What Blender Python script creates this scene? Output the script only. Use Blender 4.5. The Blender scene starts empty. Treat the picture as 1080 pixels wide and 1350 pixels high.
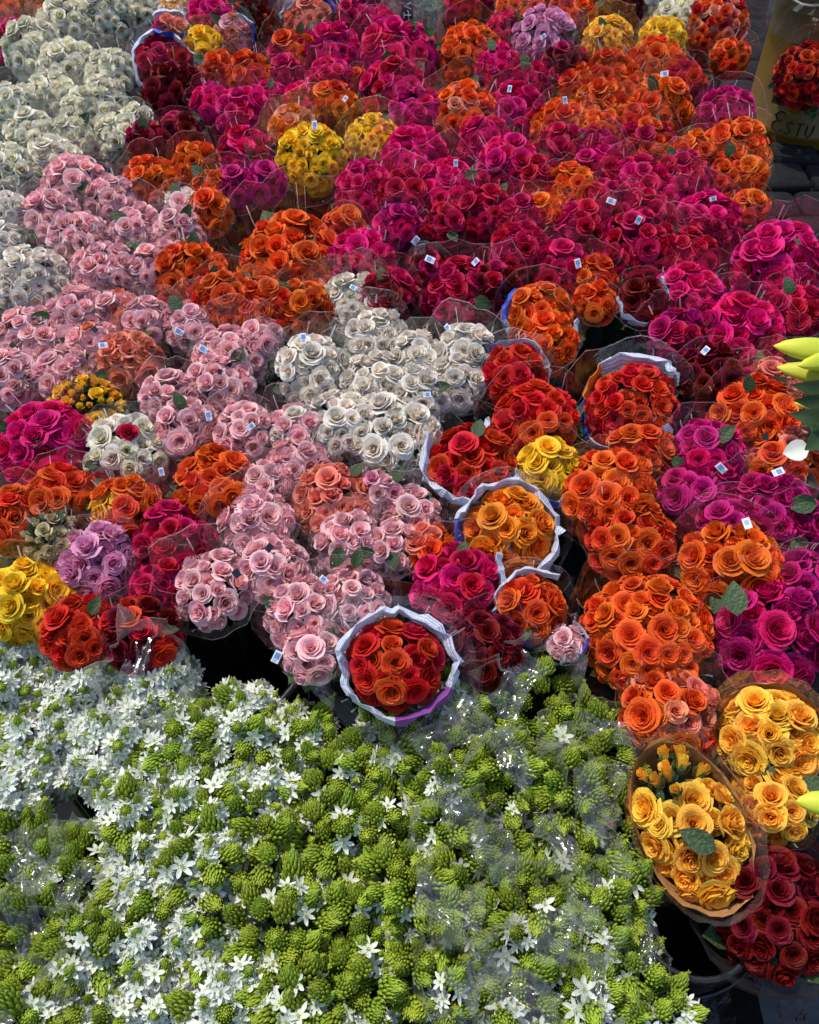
import bpy, math, random
from mathutils import Vector, Matrix, noise

random.seed(11)
SC = bpy.context.scene
COL = SC.collection
R_ = math.radians

# ------------------------------------------------------------------ camera
CAM_Z, PITCH, FPX = 1.81, R_(50), 1169.0
cam_data = bpy.data.cameras.new('camera')
cam_data.sensor_fit = 'VERTICAL'
cam_data.angle = 2 * math.atan(675 / FPX)
cam_data.clip_start = 0.05
cam_data.clip_end = 400
cam = bpy.data.objects.new('camera', cam_data)
cam.location = (0, 0, CAM_Z)
cam.rotation_euler = (R_(90) - PITCH, 0, 0)
COL.objects.link(cam)
SC.camera = cam
EYE = Vector((0, 0, CAM_Z))

# ------------------------------------------------------------------ light
SUN_EL, SUN_AZ = R_(64), math.atan2(-0.60, 0.62)      # from behind the display, to the left
world = bpy.data.worlds.new('World')
SC.world = world
world.use_nodes = True
wn = world.node_tree
sky = wn.nodes.new('ShaderNodeTexSky')
sky.sky_type = 'NISHITA'
sky.sun_disc = False
sky.sun_elevation = SUN_EL
sky.sun_rotation = SUN_AZ
bg = wn.nodes['Background']
bg.inputs['Strength'].default_value = 0.15
wn.links.new(sky.outputs[0], bg.inputs['Color'])
sun_data = bpy.data.lights.new('sun', 'SUN')
sun_data.energy = 2.9
sun_data.angle = R_(1.0)
sun_data.color = (1.0, 0.95, 0.87)
sun = bpy.data.objects.new('sun', sun_data)
to_sun = Vector((math.sin(SUN_AZ) * math.cos(SUN_EL), math.cos(SUN_AZ) * math.cos(SUN_EL), math.sin(SUN_EL)))
sun.rotation_euler = to_sun.to_track_quat('Z', 'Y').to_euler()
sun.location = to_sun * 6
COL.objects.link(sun)

SC.view_settings.view_transform = 'Standard'
SC.view_settings.look = 'None'
SC.view_settings.exposure = 0.52
SC.view_settings.gamma = 1
SC.view_settings.use_curve_mapping = False
SC.render.engine = 'CYCLES'
SC.cycles.transparent_max_bounces = 48
SC.cycles.max_bounces = 7
SC.cycles.diffuse_bounces = 4
SC.cycles.caustics_reflective = False
SC.cycles.caustics_refractive = False

# ------------------------------------------------------------------ helpers
def mat(name):
    m = bpy.data.materials.new(name)
    m.use_nodes = True
    nt = m.node_tree
    nt.nodes.clear()
    return m, nt, nt.nodes.new('ShaderNodeOutputMaterial')

def node(nt, kind, **kw):
    n = nt.nodes.new(kind)
    for k, v in kw.items():
        if k in n.inputs.keys():
            n.inputs[k].default_value = v
        else:
            setattr(n, k, v)
    return n

def simple(name, col, rough=0.6, spec=0.4, bump=0.0, scale=60, var=0.25, metal=0):
    m, nt, out = mat(name)
    p = node(nt, 'ShaderNodeBsdfPrincipled', Roughness=rough, Metallic=metal)
    p.inputs['Specular IOR Level'].default_value = spec
    tc = node(nt, 'ShaderNodeTexCoord')
    nz = node(nt, 'ShaderNodeTexNoise', Scale=scale, Detail=5.0)
    nt.links.new(tc.outputs['Object'], nz.inputs['Vector'])
    mp = node(nt, 'ShaderNodeMapRange')
    mp.inputs['To Min'].default_value = 1 - var
    mp.inputs['To Max'].default_value = 1 + var
    nt.links.new(nz.outputs['Fac'], mp.inputs['Value'])
    hv = node(nt, 'ShaderNodeHueSaturation')
    hv.inputs['Color'].default_value = (*col, 1)
    nt.links.new(mp.outputs[0], hv.inputs['Value'])
    nt.links.new(hv.outputs[0], p.inputs['Base Color'])
    if bump:
        b = node(nt, 'ShaderNodeBump', Strength=bump, Distance=0.01)
        nt.links.new(nz.outputs['Fac'], b.inputs['Height'])
        nt.links.new(b.outputs[0], p.inputs['Normal'])
    nt.links.new(p.outputs[0], out.inputs[0])
    return m

def mesh(name, verts, faces, mats=(), idx=None, uvs=None, smooth=True):
    me = bpy.data.meshes.new(name)
    me.from_pydata(verts, [], faces)
    for m in mats:
        me.materials.append(m)
    if idx:
        me.polygons.foreach_set('material_index', idx)
    if smooth:
        me.polygons.foreach_set('use_smooth', [True] * len(faces))
    if uvs:
        lay = me.uv_layers.new(name='UVMap')
        flat = []
        for f in faces:
            for v in f:
                flat.extend(uvs[v])
        lay.data.foreach_set('uv', flat)
    me.update()
    return me

def obj(name, me, parent=None, loc=None, mtx=None):
    o = bpy.data.objects.new(name, me)
    COL.objects.link(o)
    if parent is not None:
        o.parent = parent
    if mtx is not None:
        o.matrix_local = mtx
    elif loc is not None:
        o.location = loc
    return o

def thing(name, label, cat, loc, group=None, me=None):
    o = obj(name, me, None, loc)
    o.empty_display_size = 0.05
    o['label'] = label
    o['category'] = cat
    if group:
        o['group'] = group
    return o

def structure(o):
    o['kind'] = 'structure'
    return o

class MB:
    """collects verts and faces of ONE mesh"""
    def __init__(s):
        s.v, s.f, s.i, s.uv = [], [], [], []
    def add(s, vs, fs, mi=0, uvs=None):
        b = len(s.v)
        s.v += [tuple(p) for p in vs]
        s.f += [tuple(b + q for q in f) for f in fs]
        s.i += [mi] * len(fs)
        s.uv += list(uvs) if uvs else [(0.5, 0.5)] * len(vs)
    def grid(s, P, mi=0, uvs=None, closed=False):
        n, m = len(P), len(P[0])
        fs = []
        for a in range(n - 1):
            for b in range(m if closed else m - 1):
                c = (b + 1) % m
                fs.append((a * m + b, a * m + c, (a + 1) * m + c, (a + 1) * m + b))
        s.add([p for r in P for p in r], fs, mi, uvs)
    def tube(s, pts, rad, n=6, mi=0, caps=True):
        rings = []
        pts = [Vector(p) for p in pts]
        for k, p in enumerate(pts):
            d = (pts[min(k + 1, len(pts) - 1)] - pts[max(k - 1, 0)]).normalized()
            x = d.orthogonal().normalized()
            if k:
                x = (px - d * px.dot(d)).normalized()
            px = x
            y = d.cross(x)
            r = rad[k] if isinstance(rad, (list, tuple)) else rad
            rings.append([p + (x * math.cos(6.28318 * j / n) + y * math.sin(6.28318 * j / n)) * r for j in range(n)])
        b = len(s.v)
        s.grid(rings, mi, None, True)
        if caps:
            s.f += [tuple(b + j for j in range(n))[::-1], tuple(b + (len(pts) - 1) * n + j for j in range(n))]
            s.i += [mi, mi]
    def box(s, c, d, mi=0, rot=None):
        c = Vector(c)
        vs = [Vector((x * d[0] / 2, y * d[1] / 2, z * d[2] / 2)) for x in (-1, 1) for y in (-1, 1) for z in (-1, 1)]
        if rot:
            vs = [rot @ p for p in vs]
        s.add([p + c for p in vs], [(0, 1, 3, 2), (4, 6, 7, 5), (0, 4, 5, 1), (2, 3, 7, 6), (0, 2, 6, 4), (1, 5, 7, 3)], mi)
    def build(s, name, mats, smooth=True):
        return mesh(name, s.v, s.f, mats, s.i, s.uv, smooth)

def frame(axis, spin=0.0):
    """3x3 rotation whose Z is axis"""
    q = Vector(axis).normalized().to_track_quat('Z', 'Y')
    return q.to_matrix() @ Matrix.Rotation(spin, 3, 'Z')

def place(loc, rot3, s=1.0):
    if not isinstance(s, (tuple, list)):
        s = (s, s, s)
    return Matrix.Translation(loc) @ rot3.to_4x4() @ Matrix.Diagonal((*s, 1))

FWD = Vector((0, math.cos(PITCH), -math.sin(PITCH)))
UPV = Vector((0, math.sin(PITCH), math.cos(PITCH)))
SLOPE = 0.14
def at(px, py, h=0.5, slope=SLOPE):
    """the point of the sloping flower display that stands at this spot; also its distance"""
    d = FWD + Vector((1, 0, 0)) * ((px - 540) / FPX) + UPV * ((675 - py) / FPX)
    t = (h - slope * 0.22 - CAM_Z) / (d.z - slope * d.y)
    return EYE + d * t, t

# ------------------------------------------------------------------ materials
def petal_mat(name, rim, inner, hue=0.012, val=0.16, trans=0.30, veil=0.0):
    m, nt, out = mat(name)
    L = nt.links.new
    uv = node(nt, 'ShaderNodeUVMap', uv_map='UVMap')
    sp = node(nt, 'ShaderNodeSeparateXYZ')
    L(uv.outputs[0], sp.inputs[0])
    a = node(nt, 'ShaderNodeMath', operation='POWER')
    L(sp.outputs['Y'], a.inputs[0]); a.inputs[1].default_value = 1.6
    b = node(nt, 'ShaderNodeMapRange')
    L(sp.outputs['X'], b.inputs['Value'])
    b.inputs['To Min'].default_value = 0.35
    c = node(nt, 'ShaderNodeMath', operation='MULTIPLY')
    L(a.outputs[0], c.inputs[0]); L(b.outputs[0], c.inputs[1])
    nz = node(nt, 'ShaderNodeTexNoise', Scale=3.2, Detail=3.0)
    tc = node(nt, 'ShaderNodeTexCoord')
    L(tc.outputs['Object'], nz.inputs['Vector'])
    d = node(nt, 'ShaderNodeMath', operation='MULTIPLY_ADD')
    L(nz.outputs['Fac'], d.inputs[0]); d.inputs[1].default_value = 0.5
    sb = node(nt, 'ShaderNodeMath', operation='SUBTRACT')
    L(c.outputs[0], sb.inputs[0]); sb.inputs[1].default_value = 0.25
    L(sb.outputs[0], d.inputs[2])
    mx = node(nt, 'ShaderNodeMix', data_type='RGBA')
    L(d.outputs[0], mx.inputs['Factor'])
    mx.inputs[6].default_value = (*inner, 1)
    mx.inputs[7].default_value = (*rim, 1)
    oi = node(nt, 'ShaderNodeObjectInfo')
    h = node(nt, 'ShaderNodeMapRange')
    L(oi.outputs['Random'], h.inputs['Value'])
    h.inputs['To Min'].default_value = 0.5 - hue; h.inputs['To Max'].default_value = 0.5 + hue
    r2 = node(nt, 'ShaderNodeMath', operation='FRACT')
    r1 = node(nt, 'ShaderNodeMath', operation='MULTIPLY')
    L(oi.outputs['Random'], r1.inputs[0]); r1.inputs[1].default_value = 17.31
    L(r1.outputs[0], r2.inputs[0])
    v = node(nt, 'ShaderNodeMapRange')
    L(r2.outputs[0], v.inputs['Value'])
    v.inputs['To Min'].default_value = 1 - val; v.inputs['To Max'].default_value = 1 + val * 0.8
    hv = node(nt, 'ShaderNodeHueSaturation')
    L(mx.outputs[2], hv.inputs['Color']); L(h.outputs[0], hv.inputs['Hue']); L(v.outputs[0], hv.inputs['Value'])
    wv = node(nt, 'ShaderNodeTexNoise', Scale=9.0, Detail=2.0)
    L(tc.outputs['Object'], wv.inputs['Vector'])
    bp = node(nt, 'ShaderNodeBump', Strength=0.25, Distance=0.1)
    L(wv.outputs['Fac'], bp.inputs['Height'])
    p = node(nt, 'ShaderNodeBsdfPrincipled', Roughness=0.5)
    p.inputs['Specular IOR Level'].default_value = 0.28
    L(hv.outputs[0], p.inputs['Base Color']); L(bp.outputs[0], p.inputs['Normal'])
    tr = node(nt, 'ShaderNodeBsdfTranslucent')
    L(hv.outputs[0], tr.inputs['Color'])
    ms = node(nt, 'ShaderNodeMixShader', Fac=trans)
    L(p.outputs[0], ms.inputs[1]); L(tr.outputs[0], ms.inputs[2])
    L(ms.outputs[0], out.inputs[0])
    return m

PET = {  # rim colour, inner colour
    'W': ((.91, .88, .76), (.82, .75, .50)),
    'G': ((.91, .87, .79), (.80, .67, .54)),
    'P': ((.93, .65, .65), (.86, .37, .41)),
    'Q': ((.80, .40, .46), (.66, .20, .30)),
    'E': ((.86, .33, .21), (.78, .20, .13)),
    'L': ((.82, .42, .57), (.68, .22, .42)),
    'O': ((.87, .19, .022), (.78, .065, .008)),
    'A': ((.92, .33, .03), (.88, .19, .012)),
    'B': ((.80, .12, .02), (.66, .035, .010)),
    'R': ((.74, .032, .015), (.58, .012, .008)),
    'D': ((.22, .004, .014), (.12, .002, .007)),
    'C': ((.66, .010, .095), (.46, .004, .05)),
    'M': ((.84, .012, .20), (.64, .004, .10)),
    'F': ((.66, .014, .23), (.48, .006, .12)),
    'Y': ((.95, .68, .035), (.92, .52, .015)),
    'H': ((.96, .64, .09), (.93, .42, .02)),
    'T': ((.62, .52, .32), (.52, .42, .22)),
}
PM = {k: petal_mat('rose_petal_' + k.lower(), *v) for k, v in PET.items()}
COLNAME = {}

def leaf_mat(name, col, trans=0.15, rough=0.42):
    return petal_mat(name, col, tuple(c * 0.7 for c in col), 0.015, 0.25, trans)
M_LEAF = leaf_mat('rose_leaf', (.045, .085, .028))
M_LEAF_PALE = leaf_mat('pale_leaf', (.085, .15, .06))
M_STEM = leaf_mat('green_stem', (.06, .10, .03))
M_BUD = petal_mat('green_bud', (.52, .62, .08), (.21, .31, .012), 0.012, 0.22, 0.2)
M_FLORET = petal_mat('white_floret', (.84, .85, .80), (.70, .76, .56), 0.004, 0.08, 0.25)
M_EYE = simple('floret_eye', (.42, .38, .05), 0.6)
M_LILY = petal_mat('lily_bud', (.74, .70, .05), (.36, .48, .05), 0.01, 0.1, 0.2)
M_PETALW = simple('fallen_white_petal', (.74, .72, .60), 0.5, var=0.08)

def film_mat(name, tint=(1, 1, 1), haze=0.05, gloss=0.5, rough=0.10, base=0.03, wr=0.18, ns=26.0):
    m, nt, out = mat(name)
    L = nt.links.new
    tc = node(nt, 'ShaderNodeTexCoord')
    nz = node(nt, 'ShaderNodeTexNoise', Scale=ns, Detail=2.0, Roughness=0.5)
    L(tc.outputs['Object'], nz.inputs['Vector'])
    bp = node(nt, 'ShaderNodeBump', Strength=wr, Distance=0.012)
    L(nz.outputs['Fac'], bp.inputs['Height'])
    t = node(nt, 'ShaderNodeBsdfTransparent')
    t.inputs['Color'].default_value = (*tint, 1)
    g = node(nt, 'ShaderNodeBsdfGlossy', Roughness=rough)
    g.inputs['Color'].default_value = (1, 1, 1, 1)
    L(bp.outputs[0], g.inputs['Normal'])
    lw = node(nt, 'ShaderNodeLayerWeight', Blend=0.15)
    L(bp.outputs[0], lw.inputs['Normal'])
    mr = node(nt, 'ShaderNodeMapRange')
    L(lw.outputs['Facing'], mr.inputs['Value'])
    mr.inputs['To Min'].default_value = base; mr.inputs['To Max'].default_value = gloss
    m1 = node(nt, 'ShaderNodeMixShader')
    L(mr.outputs[0], m1.inputs[0]); L(t.outputs[0], m1.inputs[1]); L(g.outputs[0], m1.inputs[2])
    # a little milky scatter, stronger where the film is scuffed
    n2 = node(nt, 'ShaderNodeTexNoise', Scale=9.0, Detail=4.0)
    L(tc.outputs['Object'], n2.inputs['Vector'])
    m3 = node(nt, 'ShaderNodeMapRange')
    L(n2.outputs['Fac'], m3.inputs['Value'])
    m3.inputs['From Min'].default_value = 0.4; m3.inputs['From Max'].default_value = 0.75
    m3.inputs['To Min'].default_value = haze * 0.35; m3.inputs['To Max'].default_value = haze * 2
    df = node(nt, 'ShaderNodeBsdfTranslucent'); df.inputs['Color'].default_value = (.8, .8, .82, 1)
    d2 = node(nt, 'ShaderNodeBsdfDiffuse'); d2.inputs['Color'].default_value = (.8, .8, .82, 1)
    mm = node(nt, 'ShaderNodeMixShader', Fac=0.5)
    L(df.outputs[0], mm.inputs[1]); L(d2.outputs[0], mm.inputs[2])
    m2 = node(nt, 'ShaderNodeMixShader')
    L(m3.outputs[0], m2.inputs[0]); L(m1.outputs[0], m2.inputs[1]); L(mm.outputs[0], m2.inputs[2])
    L(m2.outputs[0], out.inputs[0])
    return m

M_FILM = film_mat('cellophane', haze=0.006, gloss=0.28, base=.012)
M_FILM_HIGHLIGHT = film_mat('cellophane_painted_highlight', haze=0.36, gloss=0.9, base=.2)  # whitish film for strips that imitate highlights on the sleeves
M_FILM_EDGE = film_mat('cellophane_edge', haze=0.13, gloss=0.6, base=0.16)
M_FILM_LOOSE = film_mat('crumpled_cellophane', haze=0.075, gloss=0.7, base=0.03, rough=0.15, wr=0.07, ns=8.0)
M_FILM_AMBER = film_mat('amber_film', tint=(.95, .80, .55), haze=0.05)
M_FILM_DARK = film_mat('smoky_film', tint=(.70, .60, .62), haze=0.03)

def print_mat():
    m, nt, out = mat('printed_newspaper')
    L = nt.links.new
    uv = node(nt, 'ShaderNodeUVMap', uv_map='UVMap')
    sp = node(nt, 'ShaderNodeSeparateXYZ'); L(uv.outputs[0], sp.inputs[0])
    mp = node(nt, 'ShaderNodeMapping'); mp.inputs['Scale'].default_value = (60, 14, 1)
    L(uv.outputs[0], mp.inputs[0])
    nz = node(nt, 'ShaderNodeTexNoise', Scale=3.0, Detail=2.0); L(mp.outputs[0], nz.inputs['Vector'])
    ln = node(nt, 'ShaderNodeMath', operation='MULTIPLY'); L(sp.outputs['Y'], ln.inputs[0]); ln.inputs[1].default_value = 75
    sn = node(nt, 'ShaderNodeMath', operation='SINE'); L(ln.outputs[0], sn.inputs[0])
    ad = node(nt, 'ShaderNodeMath', operation='MULTIPLY_ADD')
    L(sn.outputs[0], ad.inputs[0]); ad.inputs[1].default_value = 0.10; L(nz.outputs['Fac'], ad.inputs[2])
    rp = node(nt, 'ShaderNodeValToRGB')
    rp.color_ramp.elements[0].position = 0.42; rp.color_ramp.elements[0].color = (.78, .80, .86, 1)
    rp.color_ramp.elements[1].position = 0.62; rp.color_ramp.elements[1].color = (.28, .33, .50, 1)
    L(ad.outputs[0], rp.inputs[0])
    p = node(nt, 'ShaderNodeBsdfPrincipled', Roughness=0.6)
    L(rp.outputs[0], p.inputs['Base Color'])
    tr = node(nt, 'ShaderNodeBsdfTranslucent'); L(rp.outputs[0], tr.inputs['Color'])
    ms = node(nt, 'ShaderNodeMixShader', Fac=0.2)
    L(p.outputs[0], ms.inputs[1]); L(tr.outputs[0], ms.inputs[2]); L(ms.outputs[0], out.inputs[0])
    return m
M_NEWS = print_mat()
M_BLUE = simple('blue_print', (.025, .075, .42), 0.45, var=0.15)
M_VIOLET = simple('violet_print', (.20, .05, .26), 0.5, var=0.2)
M_ORANGE_PRINT = simple('orange_print', (.75, .26, .03), 0.5, var=0.15)
M_KRAFT = simple('kraft_paper', (.36, .19, .07), 0.6, 0.3, 0.3, 90, 0.25)
M_CARD = simple('white_card', (.78, .80, .84), 0.4, var=0.05)
M_CARDBLUE = simple('card_print', (.16, .26, .48), 0.45, var=0.2)
M_BLACKCARD = simple('black_card', (.015, .013, .02), 0.4)
M_BLACK = simple('black_plastic', (.012, .012, .013), 0.32, 0.5, 0.12, 40, 0.4)
M_BLACKFILM = simple('black_bag_film', (.014, .014, .015), 0.25, 0.5, 0.5, 45, 0.4)

# ------------------------------------------------------------------ setting: paved ground
def ground_mat():
    m, nt, out = mat('dark_wet_paving')
    L = nt.links.new
    tc = node(nt, 'ShaderNodeTexCoord')
    nz = node(nt, 'ShaderNodeTexNoise', Scale=14.0, Detail=8.0); L(tc.outputs['Object'], nz.inputs['Vector'])
    rp = node(nt, 'ShaderNodeValToRGB')
    rp.color_ramp.elements[0].position = 0.3; rp.color_ramp.elements[0].color = (.006, .006, .006, 1)
    rp.color_ramp.elements[1].position = 0.75; rp.color_ramp.elements[1].color = (.018, .018, .019, 1)
    L(nz.outputs['Fac'], rp.inputs[0])
    p = node(nt, 'ShaderNodeBsdfPrincipled', Roughness=0.8); p.inputs['Specular IOR Level'].default_value = .05; L(rp.outputs[0], p.inputs['Base Color'])
    b = node(nt, 'ShaderNodeBump', Strength=0.5, Distance=0.02); L(nz.outputs['Fac'], b.inputs['Height']); L(b.outputs[0], p.inputs['Normal'])
    L(p.outputs[0], out.inputs[0])
    return m
M_GROUND = ground_mat()
M_STONE = simple('basalt_sett', (.013, .013, .014), 0.85, 0.06, 0.5, 30, 0.5)
g = 150
ground = structure(obj('ground', mesh('ground', [(-g, -g, 0), (g, -g, 0), (g, g, 0), (-g, g, 0)], [(0, 1, 2, 3)], [M_GROUND])))

def stone_mesh(seed):
    rnd = random.Random(seed)
    mb = MB()
    hw, hd = .085, .085
    base = [(-hw, -hd), (hw, -hd), (hw, hd), (-hw, hd)]
    P = []
    for z, ins in ((0, 0), (.022, .0), (.032, .010)):
        ring = []
        for k in range(4):
            x0, y0 = base[k]; x1, y1 = base[(k + 1) % 4]
            for q in (0.1, 0.5, 0.9):
                x, y = x0 + (x1 - x0) * q, y0 + (y1 - y0) * q
                s = 1 - ins / hw
                ring.append((x * s + rnd.uniform(-.003, .003), y * s + rnd.uniform(-.003, .003), z))
        P.append(ring)
    mb.grid(P, 0, None, True)
    mb.v.append((0, 0, .035)); mb.uv.append((.5, .5)); mb.i += [0] * 12
    mb.f += [(24 + k, 24 + (k + 1) % 12, 36) for k in range(12)]
    return mb.build('paving_stone', [M_STONE])
STONES = [stone_mesh(s) for s in range(5)]
for r in range(12):
    for c in range(9):
        x = 0.98 + c * .186 + (.09 if r % 2 else 0)
        y = 2.25 + r * .186
        obj('paving_stone', STONES[random.randrange(5)], ground,
            mtx=place((x, y, .002), Matrix.Rotation(random.uniform(-.04, .04) + random.randrange(4) * 1.5708, 3, 'Z'), (1, 1, random.uniform(.75, 1.2))))

# ------------------------------------------------------------------ yellow drum with lettering
def drum():
    p, t = at(1062, 205, 0, 0.0)
    x, y = p.x + 0.02, p.y + .22
    root = thing('plastic_drum', 'tall yellow plastic drum hand lettered in black marker at top right', 'drum', (x, y, 0))
    my = simple('yellow_drum_plastic', (.12, .068, .005), 0.42, 0.4, 0.1, 5, 0.35)
    R = .225
    mb = MB()
    prof = [(.0, .0), (.93, .0), (.96, .02), (.955, .05), (.98, .055), (.98, .075), (.96, .08), (.975, .40), (1.0, .58), (1.03, .585), (1.03, .61), (1.0, .615),
            (1.0, .64), (1.02, .645), (1.02, .66), (1.0, .665), (1.01, .9), (1.05, .905), (1.05, .94), (1.0, .945), (.97, .94), (.95, .6)]
    P = [[(R * r * math.cos(a * math.tau / 48), R * r * math.sin(a * math.tau / 48), z) for a in range(48)] for r, z in prof]
    mb.grid(P, 0, None, True)
    obj('drum_body', mb.build('drum_body', [my]), root)
    # bag film tied round the upper half
    rnd = random.Random(3)
    mb = MB(); P = []
    for j in range(9):
        v = j / 8
        row = []
        for a in range(72):
            an = a * math.tau / 72
            w = noise.noise(Vector((math.cos(an) * 5, math.sin(an) * 5, v * 3)))
            rr = R * (1.035 + .05 * abs(w) + .05 * (1 - abs(2 * v - 1)))
            row.append((rr * math.cos(an), rr * math.sin(an), .40 + .22 * v + .02 * w * (1 if j in (0, 8) else .3)))
        P.append(row)
    mb.grid(P, 0, None, True)
    obj('plastic_skirt', mb.build('plastic_skirt', [M_FILM_LOOSE], False), root)
    mb = MB()
    for z0 in (.545, .58):
        mb.tube([(R * 1.06 * math.cos(a * math.tau / 40), R * 1.06 * math.sin(a * math.tau / 40), z0 + .012 * math.sin(a * .9 + z0 * 50)) for a in range(41)], .005, 5)
    obj('rope', mb.build('rope', [simple('pale_rope', (.55, .50, .36), .8, bump=.4, scale=200)]), root)
    # handwritten word, strokes laid on the curved side
    strokes = {'E': [[(.9, .95), (.35, 1.0), (.05, .75), (.4, .55), (.75, .58)], [(.4, .55), (.0, .35), (.05, .02), (.6, -.02), (1.0, .1)]],
               'S': [[(.85, .62), (.45, .72), (.15, .52), (.55, .34), (.75, .12), (.4, -.05), (.0, .06)]],
               'T': [[(.0, .68), (.95, .72)], [(.5, .7), (.42, .3), (.46, -.04)]],
               'U': [[(.05, .7), (.05, .15), (.35, -.05), (.7, .15), (.78, .7)]]}
    mb = MB()
    a0 = math.atan2(-y, -x)         # the side that faces the market
    adv = 0.0
    for ch in 'ESTU':
        w = 0.046 if ch == 'E' else 0.035
        hh = .085 if ch == 'E' else .075
        for st in strokes[ch]:
            pts = []
            for k in range(len(st) - 1):
                for q in range(4):
                    u = q / 4
                    pts.append((st[k][0] + (st[k + 1][0] - st[k][0]) * u, st[k][1] + (st[k + 1][1] - st[k][1]) * u))
            pts.append(st[-1])
            q3 = []
            for u, v in pts:
                an = a0 - .43 + (adv + u * w) / R
                z = .075 + v * hh * .9
                q3.append(Vector((R * .9715 * math.cos(an), R * .9715 * math.sin(an), z)))
            mb.tube(q3, .0032, 5)
        adv += w + .008
    obj('lettering', mb.build('lettering', [M_BLACK]), root)
drum()

# ------------------------------------------------------------------ black buckets and bag that show at the front
def bucket(px, py, h, R, H, label, dz=0.0):
    p, t = at(px, py, h, 0.0)
    root = thing('flower_bucket', label, 'bucket', (p.x, p.y, 0.0), 'black buckets under the flowers')
    mb = MB()
    prof = [(0, .004), (.78, .004), (.80, .02), (.98, H - .03), (1.06, H - .028), (1.06, H - .006), (1.0, H), (.95, H - .004), (.78, .03), (0, .03)]
    mb.grid([[(R * r * math.cos(a * math.tau / 36), R * r * math.sin(a * math.tau / 36), z) for a in range(36)] for r, z in prof], 0, None, True)
    obj('bucket_body', mb.build('bucket_body', [M_BLACK]), root)
    mb = MB()
    mb.tube([(R * 1.1 * math.cos(a), R * 1.1 * math.sin(a) * .5 - R * .45, H - .02 - .10 * math.sin(a - math.pi)) for a in [math.pi + k * math.pi / 14 for k in range(15)]], .004, 6)
    obj('handle', mb.build('handle', [M_BLACK]), root)
bucket(300, 862, .40, .14, .40, 'black bucket in shade between pale pink roses and white starry flowers')
bucket(470, 960, .36, .13, .36, 'black bucket under the red roses in the clear boxed paper collar')
bucket(915, 1205, .46, .085, .46, 'black bucket below the tall yellow rose bunch in brown paper')

def bag():
    """a black sheet of bin liner lying over a low crate"""
    p = at(915, 1205, .46, 0.0)[0] + Vector((.38, -.06, 0))
    mb = MB(); P = []
    n, m = 26, 22
    for j in range(n):
        row = []
        for i in range(m):
            x = (i / (m - 1) - .5) * .52; y = (j / (n - 1) - .5) * .50
            e = max(abs(x) / .26, abs(y) / .25)
            z = .09 + .016 * noise.noise(Vector((x * 14, y * 14, 2))) + .012 * abs(noise.noise(Vector((x * 30, y * 30, 5))))
            if e > .72:
                z -= (e - .72) * .75
            row.append((x, y, max(z, .01)))
        P.append(row)
    mb.grid(P)
    thing('bin_liner', 'black crumpled plastic sheet in shade at bottom right corner', 'plastic sheet', (p.x, p.y, 0), None, mb.build('bin_liner', [M_BLACKFILM], False))
bag()

# ------------------------------------------------------------------ flower meshes, shared by every bouquet
def lerp(a, b, t): return a + (b - a) * t

def rose_data(seed, kind):
    rnd = random.Random(seed)
    if kind == 'open':  n, nu, nv, op = 28, 6, 4, 1.0
    elif kind == 'half': n, nu, nv, op = 17, 6, 4, .80
    else: n, nu, nv, op = 9, 6, 4, .42
    mb = MB()
    cx, cy = rnd.uniform(-.05, .05), rnd.uniform(-.05, .05)
    for k in range(n):
        t = (k + .5) / n
        az = k * 2.39996 + rnd.uniform(-.25, .25)
        half = lerp(1.75, .80, t ** .6)
        Rt = (.07 + .86 * t ** .85) * (op if kind != 'bud' else op)
        Rb = .04 + .30 * t * op
        if kind == 'open':
            zt = lerp(.12, .26, min(1, t / .35)) if t < .35 else lerp(.26, -.10, ((t - .35) / .65) ** 1.7)
        elif kind == 'half':
            zt = lerp(.38, -.05, t ** 2)
        else:
            zt = lerp(.62, .30, t ** 2)
        zt += rnd.uniform(-.07, .06)
        zb = -.72
        curl = (.26 * t ** 1.3) * op + rnd.uniform(-.05, .08) * t
        tilt = rnd.uniform(-.07, .07)
        wav = rnd.uniform(.5, 1.4); ph = rnd.uniform(0, 6)
        notch = rnd.uniform(-.04, .05)
        rows, uvs = [], []
        for j in range(nv + 1):
            v = j / nv
            vv = v ** .8
            row = []
            for i in range(nu + 1):
                u = i / nu * 2 - 1
                a = az + u * half * (.55 + .45 * math.sin(min(1, v * 1.5) * 1.5708))
                edge = 1 - (.24 * u ** 4 + .04 * u * u) - notch * (1 - min(1, abs(u) * 2))* .6
                z = zb + (zt + tilt * u - zb) * vv * edge
                r = Rb + (Rt - Rb) * v ** .55
                if v > .6:
                    s = (v - .6) / .4
                    lipw = 1 - .35 * abs(u)
                    r += curl * s * s * lipw
                    z -= curl * .75 * s * s * s * lipw
                r *= 1 + .055 * u
                r += .024 * t * math.sin(u * 3 * wav + ph) * v
                z += .028 * t * math.sin(u * 4 * wav + ph * 2) * v
                row.append((cx * (1 - t) + r * math.cos(a), cy * (1 - t) + r * math.sin(a), z))
                uvs.append((t, v))
            rows.append(row)
        mb.grid(rows, 0, uvs)
    if kind == 'bud':      # green sepals clasp the bud
        for k in range(5):
            a = k * math.tau / 5
            rows = []
            for j in range(4):
                v = j / 3
                w = .30 * (1 - v) ** .7 + .01
                r = (.18 + .30 * math.sin(v * 2.4)) * 1.08
                z = -.75 + v * .95
                rows.append([(r * math.cos(a + q * w / max(.15, r)), r * math.sin(a + q * w / max(.15, r)), z) for q in (-1, 0, 1)])
            mb.grid(rows, 1, [(.5, .4)] * 12)
    return mb
ROSE_SRC = {'open': [rose_data(100 + s, 'open') for s in range(5)],
            'half': [rose_data(200 + s, 'half') for s in range(4)],
            'bud': [rose_data(300 + s, 'bud') for s in range(3)]}
_rose = {}
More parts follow.
